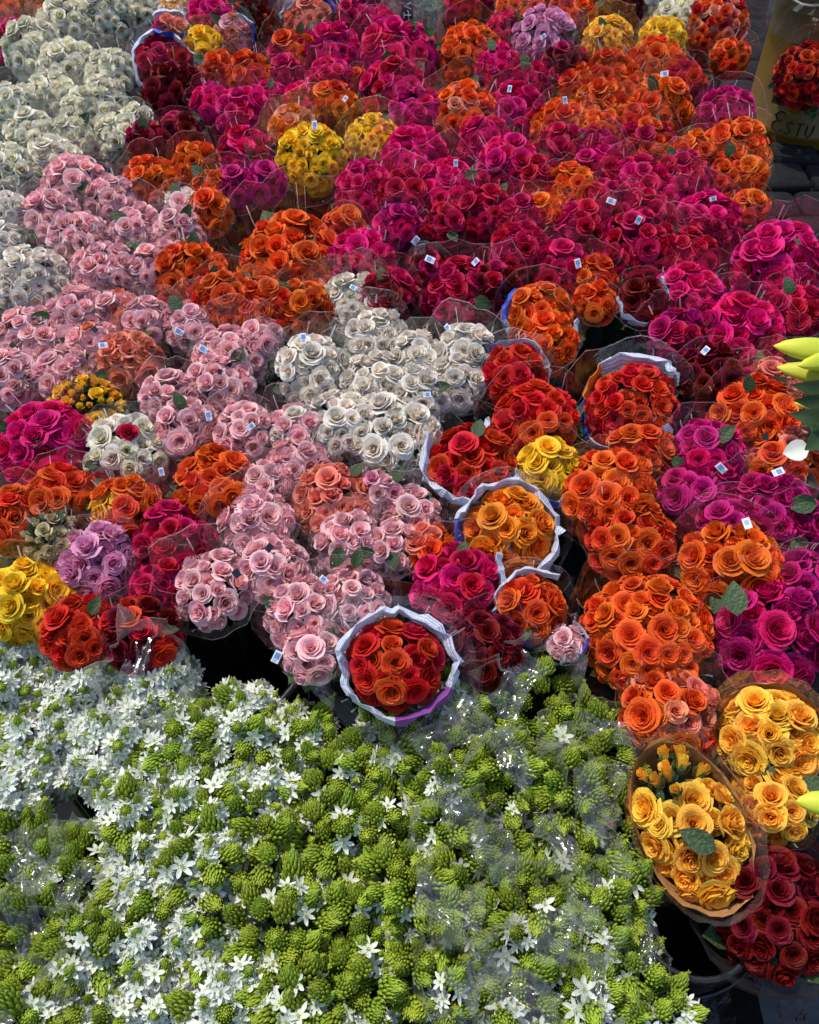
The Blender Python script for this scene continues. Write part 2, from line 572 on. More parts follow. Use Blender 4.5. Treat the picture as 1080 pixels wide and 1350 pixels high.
def rose_mesh(col, kind, rnd):
    k = rnd.randrange(len(ROSE_SRC[kind]))
    key = (col, kind, k)
    if key not in _rose:
        mb = ROSE_SRC[kind][k]
        _rose[key] = mb.build('rose_' + kind, [PM[col], M_LEAF_PALE])
    return _rose[key]

def leaf_patch(mb, M, L=1.0, W=.62, droop=.18, mi=0, fold=.12, nv=5):
    rows, uvs = [], []
    for j in range(nv + 1):
        v = j / nv
        w = W * .5 * (math.sin(math.pi * v ** .8) ** .75 if 0 < v < 1 else .02)
        z = -droop * v * v
        rows.append([M @ Vector((x * w, v * L, z + abs(x) * fold * w * 2)) for x in (-1, -.5, 0, .5, 1)])
        uvs += [(abs(x) * .9 + .1, .5 + .4 * (x == 0)) for x in (-1, -.5, 0, .5, 1)]
    mb.grid(rows, mi, uvs)
LEAVES = []
for s in range(3):
    mb = MB(); leaf_patch(mb, Matrix.Identity(4), 1, .6 + .05 * s, .1 + .12 * s); LEAVES.append(mb.build('leaf', [M_LEAF]))
mb = MB(); leaf_patch(mb, Matrix.Identity(4), 1, .66, .08, 0, .05); LEAF_PALE = mb.build('leaf', [M_LEAF_PALE])

def foliage_mesh(seed):
    """leaves and stem tops under a bouquet head of radius 1"""
    rnd = random.Random(seed); mb = MB()
    for k in range(34):
        a = rnd.uniform(0, math.tau); r = rnd.uniform(.25, 1.25); z = rnd.uniform(-1.6, -.05)
        rot = Matrix.Rotation(a, 4, 'Z') @ Matrix.Rotation(rnd.uniform(-.6, 1.0), 4, 'X')
        leaf_patch(mb, Matrix.Translation((r * .6 * math.sin(-a), r * .6 * math.cos(a), z)) @ rot @ Matrix.Rotation(rnd.uniform(-.8, .8), 4, 'Y'), rnd.uniform(.4, .65), .5, .2, 0, .1, 3)
    return mb.build('foliage', [M_LEAF])
FOLIAGE = [foliage_mesh(s) for s in range(5)]

# ---- white star-of-Bethlehem spikes
def spike_mesh(seed, tall):
    rnd = random.Random(seed); mb = MB()
    n = 58
    for k in range(n):
        f = (k + .5) / n
        a = k * 2.39996
        z = f ** .95 * tall
        r = .44 * (1 - f ** 1.8) ** .8
        up = lerp(.75, 2.6, f)
        slope = min(2.2, .30 + 1.3 * f * f)
        d = Vector((.36 * math.cos(a) - slope * .55 * math.cos(a) * (f > .3), .36 * math.sin(a) - slope * .55 * math.sin(a) * (f > .3), 1.0)).normalized()
        base = Vector((r * .80 * math.cos(a), r * .80 * math.sin(a), z - .10))
        Lb = lerp(.50, .30, f) * rnd.uniform(.85, 1.15); Wb = lerp(.108, .06, f)
        M = frame(d, 0)
        rows, uvs = [], []
        for v, w in ((0, .7), (.3, 1.0), (.68, .55), (1.0, .02)):
            rows.append([base + M @ Vector((w * Wb * math.cos(q * math.tau / 5), w * Wb * math.sin(q * math.tau / 5), v * Lb)) for q in range(5)])
            uvs += [(1, v)] * 5
        mb.grid(rows, 0, uvs, True)
    mb.tube([(0, 0, -1.6), (0, 0, -.1)], [.07, .07], 5, 1, False)
    mb.tube([(0, 0, -.12), (0, 0, tall * .45), (0, 0, tall * .95)], [.24, .24, .05], 7, 0, True)
    return mb.build('flower_spike', [M_BUD, M_STEM])
SPIKES = [spike_mesh(s, t) for s, t in enumerate((.75, 1.0, 1.25, .9, 1.5))]
def floret_mesh(seed):
    rnd = random.Random(seed); mb = MB()
    for k in range(6):
        a = k * math.tau / 6 + rnd.uniform(-.1, .1)
        lift = (.16 if k % 2 else .30) + rnd.uniform(-.08, .12)
        Lp = rnd.uniform(.9, 1.05)
        rows, uvs = [], []
        for v, w in ((.06, .09), (.35, .19), (.7, .19), (.9, .10), (1.0, .012)):
            row = []
            for q in (-1, 0, 1):
                r = v * Lp
                z = lift * v * v - (.05 if q == 0 else 0) + .02
                x, y = r, q * w
                row.append((x * math.cos(a) - y * math.sin(a), x * math.sin(a) + y * math.cos(a), z))
                uvs.append((.9, min(1, v * 1.3)))
            rows.append(row)
        mb.grid(rows, 0, uvs)
    for k in range(6):
        a = k * math.tau / 6 + .5
        mb.tube([(.05 * math.cos(a), .05 * math.sin(a), .02), (.17 * math.cos(a), .17 * math.sin(a), .26)], [.025, .035], 3, 0)
    mb.tube([(0, 0, 0), (0, 0, .13), (0, 0, .24)], [.10, .11, .03], 5, 1)
    return mb.build('floret', [M_FLORET, M_EYE])
FLORETS = [floret_mesh(s) for s in range(4)]

def card_mesh(kind):
    mb = MB()
    if kind == 'black':
        mb.box((0, 0, 0), (.014, .017, .0012)); return mb.build('tag', [M_BLACKCARD], False)
    mb.box((0, 0, 0), (.015, .024, .0008), 0)
    mb.box((0, .002, .0005), (.011, .012, .0006), 1)
    for k in range(3):
        mb.box((-.001, -.006 - .002 * k, .0005), (.009, .0007, .0006), 1)
    return mb.build('tag', [M_CARD, M_CARDBLUE], False)
CARD, CARD_BLACK = card_mesh('white'), card_mesh('black')

# ------------------------------------------------------------------ bouquets
BOUQUETS = []       # (root, C, R, px, py, Rpx)
def axis_for(C, px, rnd, toward=.55, j=.16):
    to = (EYE - C).normalized()
    a = Vector((0, 0, 1)) * (1 - toward) + to * toward
    a += Vector((rnd.uniform(-j, j), rnd.uniform(-j, j), 0))
    return a.normalized()

def spine(F, C, axis, R):
    """centre line of a wrapped bunch from its foot to its head"""
    B = C - axis * R * 2.2
    def f(u):
        return F * (1 - u) ** 2 + B * 2 * u * (1 - u) + C * u * u
    return f

def sleeve_mesh(F, C, axis, R, rnd, hf, hb, flare, mats, crinkle=.05, seg=30, low=.0, hem=True, name='cellophane_sleeve', sy=1.0):
    """wrap round a bunch: follows the stems, opens round the head, rim higher at the back"""
    f = spine(F, C, axis, R)
    n0 = rnd.uniform(0, 50)
    corners = [rnd.uniform(.2, 2.9)] + ([rnd.uniform(0, 6.28)] if rnd.random() < .5 else [])
    rows = []
    stations = [u for u in (.04, .3, .55, .78, .92) if u >= low]
    X = axis.cross(FWD).normalized()
    Yb = X.cross(axis).normalized()
    if Yb.y < 0: Yb = -Yb
    for u in stations:
        c = f(u)
        r = .032 + (R * .98 - .032) * max(0, (u - .15) / .85) ** 1.25 if u > .15 else .034
        rows.append([(c, r, 0.0, a) for a in range(seg)])
    for v in (0.0, .3, .62, 1.0):
        rows.append([(C, R * (1.05 + (flare - 1.05) * v), v, a) for a in range(seg)])
    P = []
    for ri, row in enumerate(rows):
        pr = []
        for c, r, v, a in row:
            an = a * math.tau / seg
            ca, sa = math.cos(an), math.sin(an)
            back = sa
            h = (hf + (hb - hf) * (.5 + .5 * back)) * R * v
            w1 = noise.noise(Vector((ca * 3.1 + n0, sa * 3.1, v * 1.2 + ri * .15)))
            w2 = noise.noise(Vector((ca * 9 + n0, sa * 9, v * 1.6 + ri * .35 + 7)))
            rg = 1 - abs(noise.noise(Vector((ca * 6 + n0, sa * 6, v * .7 + ri * .06 + 20)))) * 2
            k = 1 + crinkle * (1.2 * w1 + 1.0 * w2 + .8 * rg) * (.35 + v)
            h *= 1 + .18 * w1 + .05 * w2
            for ca0 in corners:
                dd = abs((an - ca0 + math.pi) % math.tau - math.pi)
                if dd < .55: h *= 1 + .60 * (1 - dd / .55)
            p = c + (X * ca + Yb * sa * (sy if ri >= len(stations) - 1 else 1)) * r * k + axis * h
            if p.z < .01: p.z = .01
            pr.append(p - F)
        P.append(pr)
    mb = MB()
    mb.grid(P, 0, None, True)
    if hem and len(mats) > 2:      # thin milky strips up the wrap, painted in as bright highlight streaks
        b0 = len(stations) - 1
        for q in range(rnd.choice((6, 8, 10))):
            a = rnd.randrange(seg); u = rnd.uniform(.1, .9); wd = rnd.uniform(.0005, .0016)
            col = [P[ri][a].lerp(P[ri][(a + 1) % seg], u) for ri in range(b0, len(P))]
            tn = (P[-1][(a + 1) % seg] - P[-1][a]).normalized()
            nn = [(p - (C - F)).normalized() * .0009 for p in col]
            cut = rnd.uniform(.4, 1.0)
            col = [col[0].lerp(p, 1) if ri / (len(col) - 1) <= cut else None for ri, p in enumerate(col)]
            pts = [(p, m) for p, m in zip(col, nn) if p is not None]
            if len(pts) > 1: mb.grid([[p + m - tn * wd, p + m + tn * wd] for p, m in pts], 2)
    if hem:
        rim = P[-1]
        lo = [p - (axis * .0032) + (p - (C - F)).normalized() * .0008 for p in rim]
        up = [p + (axis * .0005) + (p - (C - F)).normalized() * .0008 for p in rim]
        mb.grid([lo, up], 1, None, True)
    return mb.build(name, mats, False)

def stems_mesh(F, C, axis, R, rnd, n=9):
    f = spine(F, C, axis, R)
    mb = MB()
    for k in range(n):
        a = rnd.uniform(0, math.tau); q = math.sqrt(rnd.random())
        d = Vector((math.cos(a), math.sin(a), 0)) * q
        mb.tube([f(0) + d * .024 + Vector((0, 0, .012)) - F, f(.5) + d * R * .3 - F, f(.97) + d * R * .7 - F], .0027, 4, 0, False)
    return mb.build('stems', [M_STEM])

def head_points(R, d, kflat, maxphi):
    step = d * .84 / R
    nr = max(1, round(maxphi / step))
    step = maxphi / nr
    pts = [(0.0, 0.0)]
    for j in range(1, nr + 1):
        ph = j * step
        n = max(3, int(math.tau * math.sin(ph) * R * .98 / (d * .90)))
        off = j * 1.3
        pts += [(ph, off + q * math.tau / n) for q in range(n)]
    return pts

def foot_of(C, axis):
    k = .38 / max(.35, axis.z)
    return Vector((C.x - axis.x * C.z * k, C.y - axis.y * C.z * k, 0.0))

def pick(spec, rnd):
    """'M' or weighted mix 'W6C1'"""
    out = []
    i = 0
    while i < len(spec):
        c = spec[i]; i += 1; w = ''
        while i < len(spec) and spec[i].isdigit():
            w += spec[i]; i += 1
        out += [c] * int(w or 1)
    return rnd.choice(out)

def facet_collar(F, C, axis, R, rnd, mats, keep=None, blue=(), org=(), m=7, sy=1.0, lift=0.0):
    """folded sheet of printed paper round a head: one panel after another, creased between"""
    X = axis.cross(FWD).normalized(); Yb = X.cross(axis).normalized()
    if Yb.y < 0: Yb = -Yb
    ph = rnd.uniform(0, 6)
    ring = []
    for k in range(m + 1):
        kk = k % m
        rr = random.Random(int(ph * 1000) + kk)
        an = kk * math.tau / m + ph + rr.uniform(-.30, .30)
        ring.append((an, 1 + rr.uniform(-.08, .15), rr.uniform(-.22, .16)))
    mb = MB()
    for k in range(m):
        if keep and k not in keep: continue
        a0, s0, h0 = ring[k]; a1, s1, h1 = ring[k + 1]
        if a1 < a0: a1 += math.tau
        prof = ((1.00, .00), (1.07, .24), (1.08, .243), (1.17, .06), (1.10, -.42))
        rows, uvs = [], []
        for q, (r, h) in enumerate(prof):
            row = []
            for i, u in enumerate((0, .15, .3, .5, .7, .85, 1)):
                an = a0 + (a1 - a0) * u; s = s0 + (s1 - s0) * u; hh = h0 + (h1 - h0) * u
                bend = 1 - .06 * math.sin(u * math.pi)      # panels are flatter than the circle
                p = C + (X * math.cos(an) + Yb * math.sin(an) * sy) * R * r * s * bend + axis * R * (h + hh + lift + .02 * math.sin(u * 9 + k))
                if 0 < u < 1: p = p + Vector((noise.noise(p * 45), noise.noise(p * 45 + Vector((9, 0, 0))), noise.noise(p * 45 + Vector((0, 9, 0))))) * R * .15
                row.append(p - F)
                uvs.append((k * .31 + u * .3, q / 4))
            rows.append(row)
        mi = 1 if k in blue else 2 if k in org else 0
        mb.grid(rows, mi, uvs)
    return mb.build('paper_collar', mats, False)

def bouquet(i, px, py, Rpx, col, style='c', **kw):
    rnd = random.Random(1000 + i * 7)
    P, t = at(px, py, kw.get('z', .5) + rnd.uniform(-.012, .012))
    R = Rpx / FPX * t * (1.17 if py < 560 else 1.08)
    axis = axis_for(P, px, rnd, kw.get('to', .72 if py < 420 else .6), kw.get('j', .16))
    C = P - axis * R * .40
    F = C - axis * .19 + Vector((0, .03, 0)) if kw.get('tied') else foot_of(C, axis)
    lab = LABELS[(px, py)]
    root = thing('rose_bouquet', lab, 'bouquet', F, 'rose bouquets on display')
    sy = kw.get('sy', 1.0)
    d = kw.get('d', .042 if col[0] in 'PGW' else .046) * .84 * rnd.uniform(.95, 1.05)
    d = min(d, R * .95)
    mix = kw.get('mix', ('open', 'half', 'half') if col[0] in 'PGWL' else ('open', 'open', 'half'))
    X = axis.cross(FWD).normalized(); Yb = X.cross(axis).normalized()
    if Yb.y < 0: Yb = -Yb
    kf = kw.get('k', .56)
    for ph, az in head_points(R * .93 * (sy ** .5), d, kf, 1.42):
        az += rnd.uniform(-.16, .16); ph2 = max(0, ph + rnd.uniform(-.09, .09))
        rad = X * math.cos(az) + Yb * math.sin(az)
        pos = C + (X * math.cos(az) + Yb * math.sin(az) * sy) * (R * .90 * math.sin(ph2)) + axis * (R * kf * math.cos(ph2) + rnd.uniform(-.22, .12) * d * 2)
        nrm = axis * (math.cos(ph2 * .8) + .15) + rad * math.sin(ph2 * .85) + Vector((rnd.uniform(-.22, .22), rnd.uniform(-.22, .22), rnd.uniform(-.1, .1)))
        s = d * .58 * rnd.choice((.82, .95, 1.0, 1.06, 1.15))
        kind = rnd.choice(mix)
        if kind == 'half': s *= 1.10
        if kw.get('topbud') and math.sin(az) * math.sin(ph2) > .42: kind = 'bud'; s *= .85
        if kind == 'bud': s *= 1.15
        obj('rose', rose_mesh(pick(col, rnd), kind, rnd), root,
            mtx=place(pos - F, frame(nrm, rnd.uniform(0, 6.28)), (s, s, s * rnd.uniform(.9, 1.1))))
    fol = place(C - F, frame(axis, rnd.uniform(0, 6.28)), R * .95)
    obj('foliage', FOLIAGE[rnd.randrange(5)], root, mtx=fol)
    obj('stems', stems_mesh(F, C, axis, R, rnd), root)
    # leaves that poke out between the roses
    for q in range(kw.get('leaves', rnd.choice((0, 0, 0, 1, 1)))):
        az = rnd.uniform(0, 6.28); ph = rnd.uniform(.5, 1.2)
        rad = X * math.cos(az) + Yb * math.sin(az)
        pos = C + rad * R * math.sin(ph) * .95 + axis * R * kf * math.cos(ph)
        dirv = (rad + axis * rnd.uniform(-.1, .7)).normalized()
        z = (axis + rad * .4).normalized()
        x = dirv.cross(z).normalized()
        M = Matrix((x, dirv, x.cross(dirv))).transposed()
        obj('leaf', LEAVES[rnd.randrange(3)], root, mtx=place(pos - F - dirv * .012, M, rnd.uniform(.028, .045)))
    h0 = kw.get('h', rnd.uniform(.18, .50)); h1 = kw.get('hb', h0 + rnd.uniform(.35, .75))
    fl = kw.get('fl', rnd.uniform(1.06, 1.24))
    films = [M_FILM, M_FILM_EDGE, M_FILM_HIGHLIGHT]
    if style == 'c':
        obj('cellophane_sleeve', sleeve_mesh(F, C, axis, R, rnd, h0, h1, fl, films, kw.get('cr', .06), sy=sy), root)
    elif style in 'pqx':
        blue = kw.get('blue', (rnd.randrange(9),))
        obj('paper_collar', facet_collar(F, C, axis, R * (1.03 if style == 'x' else .97), rnd, [M_NEWS, kw.get('bm', M_BLUE), M_ORANGE_PRINT], kw.get('keep'), blue, kw.get('org', ()), sy=sy, lift=kw.get('lift', .05)), root)
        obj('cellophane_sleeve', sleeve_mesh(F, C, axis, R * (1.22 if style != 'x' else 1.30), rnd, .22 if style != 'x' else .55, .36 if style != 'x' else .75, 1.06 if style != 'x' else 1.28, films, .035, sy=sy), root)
    elif style == 'k':
        obj('kraft_wrap', sleeve_mesh(F, C, axis, R * .99, rnd, kw.get('h', .26), kw.get('hb', .06), 1.08, [M_KRAFT, M_KRAFT], .025, hem=False, name='kraft_wrap', sy=sy), root)
        obj('cellophane_sleeve', sleeve_mesh(F, C, axis, R * 1.03, rnd, .45, .5, 1.12, [M_FILM_AMBER, M_FILM_EDGE], .05, sy=sy), root)
    elif style == 'b':
        obj('black_sleeve', sleeve_mesh(F, C - axis * R * .25, axis, R * .80, rnd, .02, .04, 1.02, [M_BLACKFILM, M_BLACK], .03, hem=False, name='black_sleeve'), root)
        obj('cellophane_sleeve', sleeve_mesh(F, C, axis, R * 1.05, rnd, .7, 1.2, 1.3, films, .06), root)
    elif style == 'd':
        obj('smoky_sleeve', sleeve_mesh(F, C, axis, R * 1.04, rnd, .4, .6, 1.1, [M_FILM_DARK, M_FILM_EDGE], .05, name='smoky_sleeve', sy=sy), root)
    BOUQUETS.append((root, C, R, px, py, Rpx, F))
    return root

SPRAY = dict(d=.030, mix=('bud', 'half', 'half'))
BUDS = dict(d=.031, mix=('bud', 'bud', 'half'))
SMALL = dict(d=.042)
T = [
 # ---- back left: oranges, creams, whites
 (240, -22, 30, 'M', 'c', {}), (150, -22, 34, 'W', 'c', {}), (420, -18, 30, 'M1C1', 'c', {}), (480, -14, 28, 'C', 'c', {}), (640, -18, 30, 'C1R1', 'c', {}), (820, 6, 28, 'D', 'c', SMALL), (870, -14, 30, 'W1G1', 'c', SMALL), (350, -26, 30, 'P1E1', 'c', SMALL), (720, -24, 30, 'B', 'c', {}),
 (28, 8, 40, 'O', 'c', {}), (12, 52, 26, 'M', 'c', {}),
 (42, 62, 36, 'W', 'c', {}), (88, 32, 34, 'W', 'c', {}), (142, 24, 34, 'W', 'c', {}), (92, 92, 40, 'W', 'c', {}),
 (143, 92, 30, 'W', 'c', SMALL), (135, 125, 26, 'W', 'c', SMALL), (166, 88, 18, 'E', 'c', SMALL), (192, 6, 22, 'W', 'c', SMALL),
 (236, 14, 24, 'H1W1', 'c', SMALL), (282, 20, 30, 'M', 'c', {}), (226, 42, 22, 'E1M1', 'q', dict(keep=(0, 1, 2))),
 (216, 82, 32, 'R1C2', 'p', dict(blue=(2, 5))), (268, 55, 21, 'Y', 'q', dict(keep=(1, 2, 3, 4), blue=(1, 3), **SMALL)),
 (232, 122, 38, 'D', 'c', {}), (290, 92, 24, 'B', 'c', SMALL), (327, 98, 28, 'O2B1', 'c', {}), (306, 42, 22, 'E1P1', 'q', dict(keep=(0, 1))),
 (333, 22, 26, 'D2B1', 'd', dict(**BUDS)),
 (16, 142, 30, 'W', 'c', {}), (68, 128, 32, 'W', 'c', {}), (38, 172, 32, 'W', 'c', {}), (122, 150, 36, 'W', 'c', {}),
 (92, 180, 26, 'W', 'c', SMALL), (156, 178, 30, 'W', 'c', {}), (178, 158, 20, 'W', 'c', SMALL),
 (10, 222, 34, 'W', 'c', {}), (72, 212, 34, 'W', 'c', {}), (8, 272, 22, 'G', 'c', SMALL), (6, 318, 24, 'G', 'c', SMALL),
 (192, 182, 22, 'C1D1', 'c', SMALL), (236, 178, 28, 'D2C1', 'c', {}),
 (276, 134, 22, 'M', 'c', SMALL), (322, 150, 34, 'M', 'c', {}), (352, 130, 22, 'M', 'c', SMALL), (322, 196, 30, 'C1M1', 'c', {}),
 (308, 245, 26, 'F', 'c', SMALL), (346, 240, 26, 'F', 'c', SMALL),
 (197, 233, 32, 'O', 'c', dict(d=.035)), (256, 214, 26, 'O', 'c', SMALL), (276, 246, 22, 'O', 'c', SMALL), (275, 278, 25, 'O', 'c', {}),
 (238, 268, 20, 'P1G1', 'c', SMALL),
 # ---- pale pink drift on the left
 (98, 240, 38, 'P', 'c', {}), (145, 262, 32, 'P', 'c', {}), (64, 288, 38, 'P', 'c', {}), (108, 320, 38, 'P', 'c', {}),
 (182, 300, 34, 'P', 'c', dict(leaves=3)), (236, 302, 30, 'P', 'c', {}), (136, 358, 40, 'P', 'c', {}), (198, 348, 28, 'P', 'c', SMALL),
 (40, 368, 46, 'G', 'c', dict(h=.9)), (225, 338, 22, 'P', 'c', SMALL),
 (100, 415, 40, 'P', 'c', {}), (38, 440, 42, 'P', 'c', {}), (150, 408, 30, 'P1E1', 'c', {}), (196, 418, 30, 'P', 'c', {}), (250, 424, 34, 'P', 'c', dict(leaves=3)),
 (118, 452, 32, 'P2E1', 'c', SMALL), (84, 486, 34, 'P', 'c', {}), (20, 492, 36, 'P', 'c', {}), (172, 474, 38, 'E', 'c', {}), (222, 518, 34, 'P', 'c', {}),
 (302, 462, 42, 'P', 'c', {}), (290, 506, 42, 'P', 'c', {}), (250, 556, 36, 'P', 'c', {}), (318, 566, 40, 'P', 'c', {}), (345, 440, 26, 'P', 'c', SMALL),
 # ---- big oranges and reds left of centre
 (385, 338, 66, 'O', 'c', dict(d=.055, hb=1.2)), (252, 368, 46, 'O1B1', 'c', {}), (296, 392, 38, 'B', 'c', {}), (345, 408, 40, 'B', 'c', {}), (398, 402, 36, 'O1B2', 'c', {}),
 (457, 298, 24, 'O', 'c', {}), (472, 342, 40, 'M', 'c', {}),
 (406, 205, 43, 'Y', 'b', dict(d=.037, mix=('half', 'half', 'open'))), (490, 182, 34, 'H2Y1', 'c', dict(d=.033)),
 (385, 168, 28, 'O1E1', 'c', {}), (436, 138, 30, 'O1B1', 'c', {}),
 # ---- back middle
 (386, 70, 32, 'C1B1', 'c', {}), (408, 26, 30, 'E', 'p', dict(keep=(0, 1, 2, 3), blue=(1,))), (436, 66, 34, 'M', 'c', {}), (440, 104, 30, 'M', 'c', {}),
 (376, 102, 26, 'C', 'c', SMALL), (396, 130, 24, 'M', 'c', SMALL), (520, 76, 48, 'M', 'c', dict(d=.055)), (516, 116, 40, 'C1M1', 'c', {}), (470, 104, 13, 'B', 'c', SMALL),
 (498, 30, 20, 'M', 'c', SMALL), (462, 22, 22, 'C1M1', 'c', SMALL), (620, 68, 40, 'O', 'c', dict(d=.040)), (604, 8, 24, 'C1R1', 'c', SMALL),
 (690, 12, 30, 'O', 'c', {}), (716, 46, 38, 'L', 'c', {}), (756, 18, 32, 'B1O1', 'c', {}), (660, 88, 28, 'M', 'c', {}), (664, 36, 18, 'M', 'c', SMALL), (742, 84, 28, 'C1D1', 'c', {}),
 (552, 150, 36, 'F1M1', 'c', {}), (612, 152, 42, 'O2E1', 'c', {}), (680, 140, 34, 'M', 'c', {}), (700, 104, 24, 'C', 'c', SMALL),
 (488, 252, 40, 'M', 'c', {}), (545, 205, 40, 'M', 'c', {}), (590, 248, 42, 'M', 'c', {}), (535, 255, 34, 'C', 'c', {}), (640, 186, 32, 'M', 'c', {}), (668, 220, 40, 'M', 'c', {}),
 (706, 236, 32, 'C', 'c', {}), (640, 278, 34, 'C', 'c', {}), (690, 290, 32, 'C', 'c', {}), (530, 298, 28, 'M1F1', 'c', SMALL), (585, 292, 24, 'C', 'c', SMALL),
 # ---- back right
 (802, 52, 30, 'H', 'c', dict(d=.038)), (876, 50, 29, 'Y', 'c', dict(d=.040)), (890, 20, 24, 'W', 'c', SMALL), (945, 28, 42, 'R1B1E1', 'c', dict(d=.038)), (965, 74, 22, 'B', 'c', SMALL),
 (800, 100, 34, 'B', 'c', {}), (862, 88, 36, 'B1O1', 'c', {}), (770, 112, 30, 'B1R1', 'c', {}), (825, 118, 30, 'O1B1', 'c', {}),
 (872, 140, 38, 'O', 'c', {}), (790, 140, 32, 'O2B1', 'c', {}), (828, 160, 32, 'O1B1', 'c', {}), (738, 166, 36, 'O', 'c', {}), (784, 172, 26, 'O', 'c', SMALL), (900, 108, 28, 'R1C1', 'c', SMALL),
 (962, 146, 34, 'F', 'c', {}), (962, 196, 42, 'O', 'c', {}), (966, 236, 34, 'B', 'c', {}), (915, 198, 24, 'O', 'c', SMALL), (988, 272, 22, 'O1B1', 'c', SMALL), (990, 228, 18, 'O', 'c', SMALL),
 (740, 192, 28, 'C', 'c', {}), (786, 196, 30, 'F1C1', 'c', {}), (852, 192, 36, 'C1B1', 'c', {}), (900, 228, 32, 'C', 'c', {}),
 (748, 250, 34, 'O', 'c', {}), (716, 284, 30, 'O', 'c', {}),
 (792, 226, 36, 'M1C1', 'c', {}), (840, 240, 36, 'M1C1', 'c', {}), (800, 272, 34, 'C', 'c', {}), (884, 258, 38, 'M1C1', 'c', {}), (850, 284, 34, 'C', 'c', {}),
 (930, 295, 46, 'C1M1', 'c', {}), (842, 324, 50, 'C', 'c', {}), (770, 300, 34, 'C', 'c', {}), (905, 336, 38, 'C', 'c', {}),
 (604, 384, 48, 'C', 'c', dict(h=.7)), (692, 330, 36, 'C', 'c', {}), (738, 356, 38, 'C1M1', 'c', {}), (652, 372, 32, 'C1D1', 'c', {}), (512, 388, 32, 'C1D1', 'c', {}), (566, 352, 24, 'C1D1', 'd', SMALL),
 (784, 366, 30, 'B', 'c', dict(d=.040)), (785, 398, 24, 'B1O1', 'c', SMALL),
 (1030, 346, 52, 'M', 'c', dict(d=.060)), (910, 396, 46, 'M', 'c', {}), (976, 440, 54, 'M', 'c', dict(d=.056)), (890, 436, 32, 'F1C1', 'c', {}), (934, 492, 40, 'D', 'c', {}), (850, 392, 28, 'D', 'q', dict(keep=(0, 1, 2, 3, 4))),
 (1050, 404, 34, 'C1M1', 'c', {}), (985, 500, 30, 'C', 'c', {}),
 # ---- mixed small bunches at the left edge
 (108, 537, 44, 'H1Y1', 'c', BUDS), (52, 580, 60, 'M', 'c', dict(d=.054, h=.3)), (168, 596, 54, 'W5G3C1', 'c', dict(leaves=1, d=.044)),
 (276, 630, 54, 'O2B1', 'c', dict(d=.050)), (84, 650, 42, 'B', 'c', {}), (22, 680, 44, 'B', 'c', {}), (166, 670, 46, 'B2O2H1', 'c', dict(d=.048)),
 (68, 712, 36, 'T', 'c', BUDS), (130, 738, 50, 'L', 'c', {}), (226, 702, 52, 'C', 'c', {}), (216, 766, 40, 'C', 'c', {}), (36, 790, 56, 'Y', 'c', dict(d=.047)),
 (108, 826, 48, 'R', 'c', dict(d=.040)), (186, 832, 50, 'R2D1', 'c', dict(d=.042)),
 # ---- pale pinks in front of centre
 (276, 768, 52, 'P', 'c', dict(d=.042)), (334, 686, 48, 'P', 'c', dict(d=.050)), (362, 748, 44, 'P', 'c', dict(d=.042)), (400, 806, 52, 'P', 'c', dict(d=.042)),
 (466, 792, 46, 'P', 'c', dict(d=.040)), (412, 856, 38, 'P', 'c', dict(d=.042)), (464, 716, 44, 'P', 'c', dict(leaves=0, d=.040)), (520, 714, 38, 'P', 'c', SMALL), (540, 670, 36, 'P', 'c', SMALL),
 (436, 652, 52, 'E', 'c', dict(d=.044)), (396, 608, 40, 'P', 'c', {}), (350, 640, 34, 'P', 'c', {}), (500, 650, 36, 'P1Q1', 'c', SMALL),
 # ---- cool whites in the centre
 (418, 484, 46, 'G', 'c', dict(d=.046)), (464, 404, 44, 'W1G1', 'c', dict(hb=1.3)), (498, 440, 38, 'G', 'c', {}), (446, 552, 46, 'G', 'c', {}), (490, 504, 46, 'G', 'c', {}),
 (520, 574, 64, 'G', 'c', dict(d=.052, h=.2, hb=.6)), (612, 462, 40, 'G', 'c', {}), (600, 500, 36, 'G', 'c', {}), (552, 468, 34, 'G', 'c', {}), (392, 562, 40, 'G2P1', 'c', {}), (556, 516, 36, 'G', 'c', {}),
 # ---- bunches in printed paper, centre right
 (714, 410, 42, 'O', 'p', dict(keep=(0, 1, 2, 3), blue=(1, 3))), (712, 440, 42, 'O', 'c', {}),
 (676, 486, 38, 'R', 'p', dict(keep=(0, 1, 2, 3), blue=(1,))), (704, 550, 50, 'R3B2', 'q', dict(keep=(0, 1))), (828, 524, 58, 'R', 'p', dict(blue=(2,), org=(3,), keep=(0, 1, 2, 3, 4, 5), d=.038, sy=.9)),
 (622, 602, 56, 'R3B1', 'q', dict(keep=(3, 4, 5), d=.050)), (728, 612, 40, 'Y', 'q', dict(keep=(2, 3, 4), blue=(3,))), (670, 698, 60, 'A', 'p', dict(blue=(1,), keep=(1, 2, 3, 4, 5, 6), d=.052, sy=.95)),
 (568, 724, 34, 'E1O1', 'c', {}), (846, 598, 44, 'B', 'c', {}), (600, 764, 58, 'C2M1', 'q', dict(keep=(0, 1, 2), blue=(2,))), (700, 796, 44, 'B', 'q', dict(keep=(3, 4, 5, 6), blue=(3,))),
 (745, 842, 24, 'P', 'q', dict(keep=(4, 5, 6), blue=(5,))), (646, 852, 50, 'D', 'c', {}), (522, 874, 63, 'R5B1', 'x', dict(blue=(2,), bm=M_VIOLET, d=.046, z=.57, sy=.88)),
 # ---- large oranges and magentas front right
 (800, 652, 64, 'O', 'c', dict(d=.052)), (838, 704, 56, 'B', 'c', {}), (852, 826, 84, 'O', 'c', dict(d=.045, h=.15, hb=.45)), (962, 742, 62, 'O', 'c', dict(d=.054)),
 (994, 546, 52, 'O', 'c', dict(d=.058)), (1038, 604, 50, 'O1E1', 'c', {}), (1020, 505, 34, 'E', 'c', {}),
